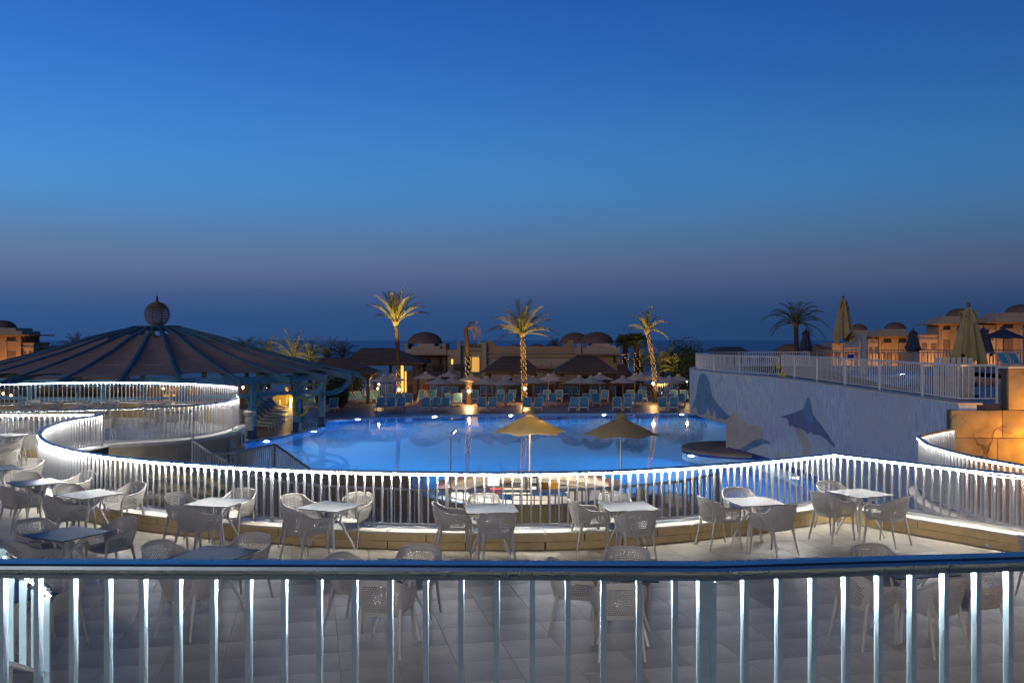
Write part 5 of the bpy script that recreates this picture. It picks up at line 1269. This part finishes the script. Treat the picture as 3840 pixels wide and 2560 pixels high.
def fan_palm(label, u, d, vc, n, seed):
    x = (u - 1920) * d / F; h = H - (vc - 1275) * d / F + 1.9; o = thing('fan_palm', label, 'palm tree', (x, d, -1.9), 0, 'fan palms'); trunk(h, .28, .24, (0, 0), seed).build('trunk', M['bark'], o, 50)
    rnd = random.Random(seed); mb = MB()
    for i in range(n):
        az = i * 2.4; el = -.2 + 1.5 * (i + .5) / n; d_ = Vector((math.cos(az) * math.cos(el), math.sin(az) * math.cos(el), math.sin(el))); L = rnd.uniform(.7, 1.0); tip = d_ * L + Vector((0, 0, h)); mb.tube([(0, 0, h), tip], [.03, .018], 4)
        sd = d_.cross(Vector((0, 0, 1))); sd = sd.normalized() if sd.length > .1 else Vector((1, 0, 0)); up = sd.cross(d_)
        for k in range(17):
            b = R(-105 + 210 * k / 16); v = (d_ * math.cos(b) + sd * math.sin(b) + up * .1).normalized(); ln = rnd.uniform(.75, .95); e2 = tip + v * ln + Vector((0, 0, -.25)); w = sd * math.cos(b) * .05 - d_ * math.sin(b) * .05
            mb.add([tip, tip + v * ln * .5 + w, e2, tip + v * ln * .5 - w], [(0, 1, 2, 3)])
    mb.build('crown', M['frond'], o); lights_on(o, h, .28, .24, (0, 0), seed, .3, .85, 60); return o
fan_palm('left fan palm with lit trunk beside the domed building', 2345, 98, 1300, 26, 81)
fan_palm('right fan palm with dark trunk beside the leaning palm', 2388, 97, 1292, 28, 82)

# ------------------------------------------------------------------ shrubs
def shrub(label, x, y, z, rx, ry, rz_, n, seed, leaf=.10, group=None):
    rnd = random.Random(seed); o = thing('shrub', label, 'shrub', (x, y, z), 0, group); mb = MB(); st_ = MB()
    for k in range(7):
        a = k * 2.4; st_.tube([(0, 0, 0), (rx * .3 * math.cos(a), ry * .3 * math.sin(a), rz_ * .6), (rx * .6 * math.cos(a), ry * .6 * math.sin(a), rz_ * 1.3)], [.05, .03, .012], 5)
    st_.build('stems', M['bark'], o)
    for k in range(n):
        a, b = rnd.random() * 2 * PI, math.acos(rnd.uniform(-.9, 1)); r = rnd.uniform(.55, 1.05) * (1 + .22 * math.sin(3 * a + seed) * math.sin(2 * b + seed)); c = Vector((rx * r * math.sin(b) * math.cos(a), ry * r * math.sin(b) * math.sin(a), rz_ + rz_ * r * math.cos(b)))
        d1 = Vector((rnd.uniform(-1, 1), rnd.uniform(-1, 1), rnd.uniform(-.6, 1))).normalized(); d2 = d1.cross(Vector((rnd.random(), rnd.random(), rnd.random() + .1))).normalized(); l = leaf * rnd.uniform(.7, 1.4)
        mb.add([c, c + d1 * l * .5 + d2 * l * .3, c + d1 * l, c + d1 * l * .5 - d2 * l * .3], [(0, 1, 2, 3)])
    struct(mb.build('foliage', M['leaf'], o), 'stuff'); return o
x, y = P(1252, 1535, DK); shrub('dark dense round shrub behind the outer pavilion column', x + .1, 72.5, DK, 1.15, 1.1, 1.25, 5200, 1, .13)
shrub('dark tree-like shrub under the large gazebo', (1310 - 1920) * 84 / F, 84, DK, 1.4, 1.2, 1.5, 3600, 2, .15)
shrub('lit shrub at the foot of the blue wall behind the deck', (2585 - 1920) * 86 / F, 86, DK, 1.6, 1.4, 2.1, 4600, 3, .16)
shrub('olive-lit bush behind the golden palms at right', (2560 - 1920) * 100 / F, 100, DK, 2.6, 1.6, 2.6, 5200, 4, .18)
for i, u in enumerate((120, 210, 330, 430, 520)):
    shrub('clipped hedge bush seen through the left railing, %s from left' % ORD[i], (u - 1920) * 73 / F, 73 + .6 * (i % 2), DK, 1.5, 1.0, .75, 2200, 10 + i, .13, 'hedge bushes behind the pavilion')

# ------------------------------------------------------------------ buildings behind the deck
def B(o, nm, m, u0, u1, v0, v1, d, th, y_off=0):
    "box whose front face spans the pixels at depth d; th deep"
    x0, x1 = (u0 - 1920) * d / F, (u1 - 1920) * d / F; z0, z1 = H - (v1 - 1275) * d / F, H - (v0 - 1275) * d / F
    return MB().bbox(((x0 + x1) / 2 - o.location.x, d + th / 2 + y_off - o.location.y, (z0 + z1) / 2 - o.location.z), (x1 - x0, th, z1 - z0), min(.04, (z1 - z0) * .2)).build(nm, m, o)
def dome(o, nm, m, u, v0, v1, rpx, d, y=None, squash=None):
    x = (u - 1920) * d / F; r = rpx * d / F; zt, zb = H - (v0 - 1275) * d / F, H - (v1 - 1275) * d / F; hh = zt - zb; y = y if y is not None else d
    return MB().lathe([(r * math.cos(R(a)), hh * math.sin(R(a))) for a in range(0, 91, 9)], 36, (x - o.location.x, y - o.location.y, zb - o.location.z)).build(nm, m, o, 60)
mbd = thing('domed_building', 'pale flat-roofed hotel building with twin brown domes at its right end', 'building', (4, 100, DK))
B(mbd, 'wall', M['villa_pale'], 1812, 2168, 1302, 1478, 98, 6)
B(mbd, 'parapet', M['villa'], 1822, 2152, 1298, 1321, 97.94, .5); B(mbd, 'cornice', M['villa'], 1812, 2168, 1334, 1341, 97.8, .6); B(mbd, 'cornice', M['villa_pale'], 1812, 2168, 1322, 1326, 97.7, .6)
B(mbd, 'corner_pier', M['villa_pale'], 1806, 1825, 1283, 1478, 97.6, 1.2)
for u0, sg in ((1826, 1), (2150, -1)):
    x, _, z = Q(u0, 1297.5, 97.9); pts = [(0, 0)] + [(sg * .95 * (1 - math.cos(R(t))), .62 * math.cos(R(t * 1.0))) for t in range(0, 91, 10)]
    poly = [(0, 0), (0, .62), (sg * .35, .62), (sg * .55, .5), (sg * .66, .3), (sg * .85, .12), (sg * 1.25, 0)]
    MB().yprism([(x + a, z + b) for a, b in poly], 97.9, 98.5).build('scroll', M['villa'], mbd, loc=(-mbd.location.x, -mbd.location.y, -mbd.location.z))
B(mbd, 'wall', M['villa_pale'], 1716, 1806, 1296, 1478, 99, 6); B(mbd, 'parapet', M['villa_brown_shade'], 1740, 1806, 1289, 1304, 98.9, .5); B(mbd, 'corner_pier', M['villa_pale'], 1714, 1728, 1277, 1478, 98.5, 1.2); B(mbd, 'cornice', M['villa'], 1728, 1806, 1311, 1315, 98.8, .5)
dr = B(mbd, 'lit_shutter_door', M['glow_win'], 1769, 1797, 1339, 1393, 98.93, .06)
for k in range(8): B(mbd, 'shutter_slat', M['villa'], 1770 + k * 3.5, 1771.0 + k * 3.5, 1339, 1393, 98.88, .04)
B(mbd, 'door_frame', M['wood_brown'], 1766, 1769, 1336, 1394, 98.86, .1); B(mbd, 'door_frame', M['wood_brown'], 1797, 1799.5, 1336, 1394, 98.86, .1); B(mbd, 'door_step', M['coping'], 1764, 1802, 1394, 1397, 98.3, .7)
B(mbd, 'wall', M['villa_pale'], 1678, 1716, 1310, 1478, 100, 5); B(mbd, 'lit_window', M['glow_win'], 1692, 1699, 1346, 1365, 99.95, .06); B(mbd, 'balcony', M['wood_brown'], 1700, 1738, 1365, 1388, 98.2, .08)
B(mbd, 'wall', M['villa'], 2172, 2328, 1330, 1478, 97, 7); B(mbd, 'dome_parapet', M['villa_pale'], 2182, 2328, 1302, 1326, 97, 6); B(mbd, 'dome_parapet', M['villa_pale'], 2224, 2286, 1287, 1303, 97, 6.02)
B(mbd, 'parapet_slope', M['villa_pale'], 2200, 2310, 1295, 1303, 97.02, 5.9); B(mbd, 'eave_slab', M['villa'], 2164, 2348, 1326, 1331, 96.3, 8); B(mbd, 'pier', M['villa_pale'], 2166, 2180, 1287, 1330, 96.8, 1.0)
dome(mbd, 'dome', M['dome'], 2238, 1244, 1287, 63, 100.5); dome(mbd, 'dome', M['dome'], 2156, 1246, 1288, 58, 104)
B(mbd, 'bracket', M['wood_brown'], 2301, 2305, 1331, 1360, 96.6, .3); B(mbd, 'terrace_lattice', M['wood_brown'], 2314, 2352, 1366, 1395, 95, .06)
for i in range(3): B(mbd, 'low_parapet', M['villa'], 2027 + i * 37, 2033 + i * 37, 1362, 1378, 96, .4)
B(mbd, 'low_roof', M['villa'], 2000, 2112, 1375, 1382, 95.8, 2.2)
B(mbd, 'porch_shade', M['dark'], 2166, 2320, 1398, 1470, 96.9, .06)  # flat near-black panel stands in for the porch shade
dl = thing('domed_kiosk', 'square building with one big brown dome left of the lit door', 'building', (-9.5, 103, DK))
B(dl, 'wall', M['villa_brown_shade'], 1545, 1674, 1331, 1478, 101, 6); B(dl, 'dome_parapet', M['villa_pale'], 1519, 1675, 1307, 1329, 100.5, 6.5); B(dl, 'dome_parapet', M['villa_pale'], 1566, 1629, 1288, 1307, 100.5, 6.4); B(dl, 'parapet_slope', M['villa_pale'], 1543, 1652, 1298, 1307, 100.52, 6.3); B(dl, 'corner_block', M['villa'], 1517, 1530, 1286, 1308, 100.6, 6); B(dl, 'corner_block', M['villa'], 1657, 1672, 1287, 1308, 100.6, 6)  # wall below the eave carries its shade in the darker colour
B(dl, 'eave_slab', M['villa'], 1512, 1684, 1328, 1332, 99.8, 7.5); dome(dl, 'dome', M['dome'], 1594, 1244, 1289, 66, 103.5); B(dl, 'window', M['dark'], 1602, 1615, 1345, 1361, 100.95, .06); B(dl, 'bracket', M['wood_brown'], 1644, 1650, 1332, 1368, 100.7, .3); B(dl, 'gate_screen', M['wood_brown'], 1622, 1664, 1366, 1392, 98.5, .08); B(dl, 'stair_rail', M['wood_brown'], 1578, 1660, 1374, 1377, 98.2, .08)
B(dl, 'lit_doorway', M['glow_win'], 1503, 1513, 1366, 1470, 95, .06); B(dl, 'lit_doorway', M['glow_win'], 1517, 1524, 1392, 1470, 95, .06); B(dl, 'door_pier', M['villa_pale'], 1513, 1517, 1366, 1472, 94.8, .3); B(dl, 'door_pier', M['villa_pale'], 1524, 1552, 1390, 1478, 94.9, .3)
sd_ = thing('small_dome', 'pale small dome behind the parasols left of the dead palm', 'dome', Q(1593, 1425, 94)); dome(sd_, 'shell', M['villa_pale'], 1593, 1388, 1432, 44, 94); B(sd_, 'drum', M['villa'], 1548, 1636, 1430, 1480, 92.7, 2.6)
bd_ = thing('brick_dome', 'red brick oven dome right of the twin-domed building', 'dome', Q(2340, 1425, 92)); dome(bd_, 'shell', M['brick'], 2340, 1382, 1430, 38, 92); B(bd_, 'drum', M['brick'], 2302, 2378, 1429, 1480, 91, 2.0)
lw = thing('garden_wall', 'low brown garden wall behind the back row of loungers', 'wall', (2, 92, DK)); B(lw, 'wall', M['villa_brown_shade'], 1530, 2478, 1442, 1482, 93.0, .5); B(lw, 'coping', M['villa'], 1528, 2480, 1438, 1442, 92.9, .7)
railing('fence', 'white picket fence behind the parasols near the blue wall', [(14.6, 93, DK), (17.8, 93, DK)], 1.1, .16, False, m='white_rail', post_every=10, category='fence', bw=.05)
railing('fence', 'pale picket fence behind the angled loungers at left', [(-16.2, 88, DK), (-11.2, 88.5, DK)], 1.15, .19, False, m='white_rail', post_every=9, category='fence', bw=.06)
yw = thing('yellow_wall', 'sunken yellow-lit stair wall between the pavilion columns', 'wall', (-18, 76, DK)); x0 = (1022 - 1920) * 76 / F
MB().yprism([(x0 + 18, 0), (x0 + 19.3, -.02), (x0 + 20.2, .0), (x0 + 20.2, 1.25), (x0 + 19.2, 1.2), (x0 + 18, .75)], 0, .3).build('wall', M['yellow_wall'], yw); B(yw, 'pier', M['yellow_wall'], 1070, 1080, 1450, 1518, 75.8, .5); B(yw, 'rubble_base', M['plaster_brown'], 970, 1050, 1500, 1521, 74.5, .5)
o = thing('wall_lantern', 'warm lantern washing the yellow stair wall', 'lamp', ((1090 - 1920) * 74.5 / F, 74.5, DK)); MB().lathe([(0, 0), (.08, 0), (.06, .5), (.09, .52), (.09, .7), (0, .74)], 10).build('body', M['lamp_warm'], o); lamp('POINT', (-.3, -.2, .9), 130, (1, .62, .12), .1, parent=o)
def bulb(label, u, v, d, e, col=(1, .62, .22), r=.07, post=True, ground=DK):
    x, y, z = Q(u, v, d); o = thing('lantern', label, 'lamp', (x, y, z), 0, 'warm lanterns in the garden')
    MB().lathe([(0, -r), (r * .8, -r * .6), (r, 0), (r * .8, r * .6), (0, r)], 10).build('globe', M['lamp_warm'], o, 60)
    if post: MB().tube([(0, 0, ground - z), (0, 0, -r)], .03, 6).build('post', M['black'], o)
    if e: lamp('POINT', (0, -.12, .02), e, col, .08, parent=o)
for i, a in enumerate([('bright lantern just right of the rounded terrace railing', 911, 1452, 56, 60), ('lantern post beside the angled loungers', 1421, 1440, 80, 60), ('left globe of the twin lamp near the angled loungers', 1403, 1456, 84, 40), ('right globe of the twin lamp near the angled loungers', 1416, 1456, 84, 40), ('lantern by the white picket fence at right', 2576, 1429, 82, 60),
     ('tiny lantern below the pavilion tie beam', 870, 1436, 62, 20), ('lantern far left under the pavilion', 12, 1475, 66, 40), ('second lantern far left under the pavilion', 42, 1482, 66, 40), ('lantern glowing over the pavilion kitchen', 612, 1457, 68, 60), ('lantern at the left pavilion kitchen corner', 150, 1449, 70, 60), ('lantern at the far wall of the pavilion garden', 100, 1455, 72, 60)]): bulb(*a)
kc = thing('pavilion_kitchen', 'small yellow-lit serving counter under the pavilion', 'counter', ((640 - 1920) * 67 / F, 67, DK)); B(kc, 'counter', M['yellow_wall'], 538, 575, 1488, 1545, 67, .6); B(kc, 'counter', M['yellow_wall'], 606, 645, 1478, 1545, 67, .6); B(kc, 'back_wall', M['villa_brown_shade'], 470, 800, 1440, 1550, 69, .3); B(kc, 'lit_hatch', M['glow_win'], 612, 640, 1483, 1500, 66.9, .05); B(kc, 'lit_hatch', M['glow_win'], 540, 572, 1491, 1499, 66.9, .05)
o = market_umbrella('small parasol lit yellow under the pavilion', (680 - 1920) * 68 / F, 68, DK, .15, .95, 'canopy_cream', None, .3, 8, 'wood_pole', drop=.3); lamp('POINT', (0, -.3, 1.3), 60, (1, .6, .12), .1, parent=o)
hb = thing('garden_wall', 'brown garden wall seen between the left railing bars', 'wall', (-40, 75, DK)); B(hb, 'wall', M['villa_brown_shade'], -200, 480, 1412, 1530, 76, .4)
hb2 = thing('garden_wall', 'dark garden wall behind the pavilion kitchen', 'wall', (-24, 78, DK)); B(hb2, 'wall', M['villa_brown_shade'], 480, 960, 1418, 1530, 78, .4)

# villas with domed towers
def villa(label, d, ul, ur, v_slab, v_par, v_dome, uc, rd, v_base=1345, wing=None, e=900, wing_v=1275, lamp_u=None, ground=-1.9):
    o = thing('domed_villa', label, 'villa', (((ul + ur) / 2 - 1920) * d / F, d, ground), 0, 'domed villas'); w = ur - ul
    B(o, 'tower', M['villa'], ul, ur, v_slab + 2, v_base + 60, d, w * d / F)
    B(o, 'eave_slab', M['villa'], ul - w * .22, ur + w * .22, v_slab, v_slab + 4.5, d - w * .2 * d / F, w * 1.4 * d / F)
    B(o, 'parapet', M['villa_pale'], ul - w * .02, ur + w * .02, v_slab - (v_slab - v_par) * .55, v_slab, d - .05, w * d / F); B(o, 'parapet', M['villa_pale'], ul + w * .14, ur - w * .14, v_par, v_slab - (v_slab - v_par) * .55, d - .04, w * .9 * d / F)
    dome(o, 'dome', M['dome'], uc, v_dome, v_par + 1, rd, d + w * .4 * d / F)
    for k, f in enumerate((.14, .62)):
        a, b = ul + w * f, ul + w * (f + .24); B(o, 'niche', M['villa_pale'], a - w * .03, b + w * .03, v_slab + 26, v_slab + 28, d - .14, .1); wn_ = B(o, 'window', M['dark'], a, b, v_slab + 10, v_slab + 24, d - .03, .05)
        B(o, 'pilaster', M['villa_pale'], a - w * .05, a - w * .01, v_slab + 28, v_base + 30, d - .2, .22); B(o, 'recess_shade', M['villa_brown_shade'], a, b, v_slab + 62, v_base + 30, d - .03, .05)  # flat darker panels stand in for recess shade
    for sx in (ul - w * .1, ur + w * .06): B(o, 'bracket', M['wood_brown'], sx, sx + w * .04, v_slab + 5, v_slab + 14, d + .1, .1)
    if wing:
        for (a, b, vt) in wing:
            B(o, 'wing_wall', M['villa_pale'], a, b, vt, v_base + 60, d + .4, 4); B(o, 'wing_parapet', M['villa'], a - 1, b + 1, vt - 8, vt, d + .3, 4.1); B(o, 'band', M['villa'], a, b, vt + 8, vt + 11, d + .25, .3)
            for k in range(2):
                q = a + (b - a) * (.12 + .48 * k); B(o, 'window', M['villa_brown_shade'], q, q + (b - a) * .28, vt + 24, vt + 50, d + .36, .06)
    lu = lamp_u if lamp_u is not None else ul - w * .2
    L_ = thing('villa_floodlight', label.replace('villa', 'villa floodlight') if False else 'orange floodlight washing the ' + label, 'lamp', ((lu - 1920) * d / F, d - 3.2, ground), 0, 'orange villa floodlights')
    MB().bbox((0, 0, .12), (.3, .2, .24), .02).build('housing', M['black'], L_); MB().box((0, .06, .245), (.22, .12, .01)).build('lens', M['lamp_warm'], L_)
    lamp('SPOT', (0, .1, .5), e, (1.0, .42, .06), .2, (R(180 - 48), 0, 0), 120, L_, .8)
    return o
villa('villa with tower at the left picture edge', 118, -62, 79, 1254, 1229, 1200, 8, 50, wing=[(79, 126, 1292)], e=800, lamp_u=60)
villa('leftmost right-hand villa behind the lifeguard chair', 150, 3195, 3272, 1258, 1237, 1214, 3219, 33, wing=[(3120, 3195, 1294)], e=700)
villa('villa behind the shower column', 145, 3297, 3415, 1259, 1233, 1208, 3357, 39, wing=[(3255, 3297, 1276)], e=1000, lamp_u=3310)
villa('tall villa left of the khaki parasol', 128, 3522, 3632, 1212, 1185, 1156, 3597, 46, wing=[(3448, 3522, 1262)], e=1100, lamp_u=3500)
villa('rightmost villa cut by the picture edge', 125, 3738, 3900, 1206, 1172, 1141, 3832, 58, wing=[(3640, 3738, 1226)], e=1100, lamp_u=3720)
for i, (u, v0, v1, r, d, lb) in enumerate([(206, 1294, 1316, 34, 130, 'small brown roof dome right of the left villa'), (2958, 1288, 1306, 34, 150, 'low brown roof dome left of the dark palm'), (3062, 1290, 1310, 26, 150, 'low brown roof dome right of the dark palm'), (1932, 1290, 1302, 20, 140, 'far roof dome behind the flat roof, left'), (2012, 1288, 1302, 28, 135, 'far roof dome behind the flat roof, right'), (3100, 1300, 1312, 20, 150, 'smallest brown roof dome beside the lifeguard chair')]):
    o = thing('roof_dome', lb, 'dome', Q(u, v1, d), 0, 'distant roof domes'); dome(o, 'shell', M['dome'], u, v0, v1, r, d); B(o, 'drum', M['villa_brown_shade'], u - r * 1.15, u + r * 1.15, v1 - .5, v1 + 60, d - r * d / F, r * 2 * d / F)
tr = thing('tiled_roof', 'dark flat-topped roof beyond the rounded deck railing', 'roof', Q(2725, 1318, 110)); x0, _, z0 = Q(2668, 1320, 110); x1 = Q(2796, 1320, 110)[0]; a, _, zt = Q(2692, 1300, 112); b = Q(2770, 1300, 112)[0]
MB().add([(x0, 108, z0), (x1, 108, z0), (x1, 116, z0), (x0, 116, z0), (a, 111, zt), (b, 111, zt), (b, 113, zt), (a, 113, zt)], [(0, 1, 5, 4), (1, 2, 6, 5), (2, 3, 7, 6), (3, 0, 4, 7), (4, 5, 6, 7)]).build('slopes', M['thatch'], tr, loc=tuple(-c for c in tr.location)); B(tr, 'wall', M['villa_brown_shade'], 2680, 2784, 1321, 1420, 111, 3)
lg2 = thing('sun_lounger', 'blue lounger at the far right on the upper deck, left of two', 'sun lounger', (*P(3786, 1337, 2.05)[:1], 55, DZ), 0, 'upper deck loungers')
for nme, me in (('frame', LF), ('seat', LS), ('backrest', LBk)): put(nme, me, lg2)
lg2.location = (*Q(3786, 1340, 54)[:2], DZ); c2 = copy_tree(lg2); c2.location = (*Q(3819, 1340, 54)[:2], DZ); c2['label'] = 'blue lounger at the far right on the upper deck, right of two'
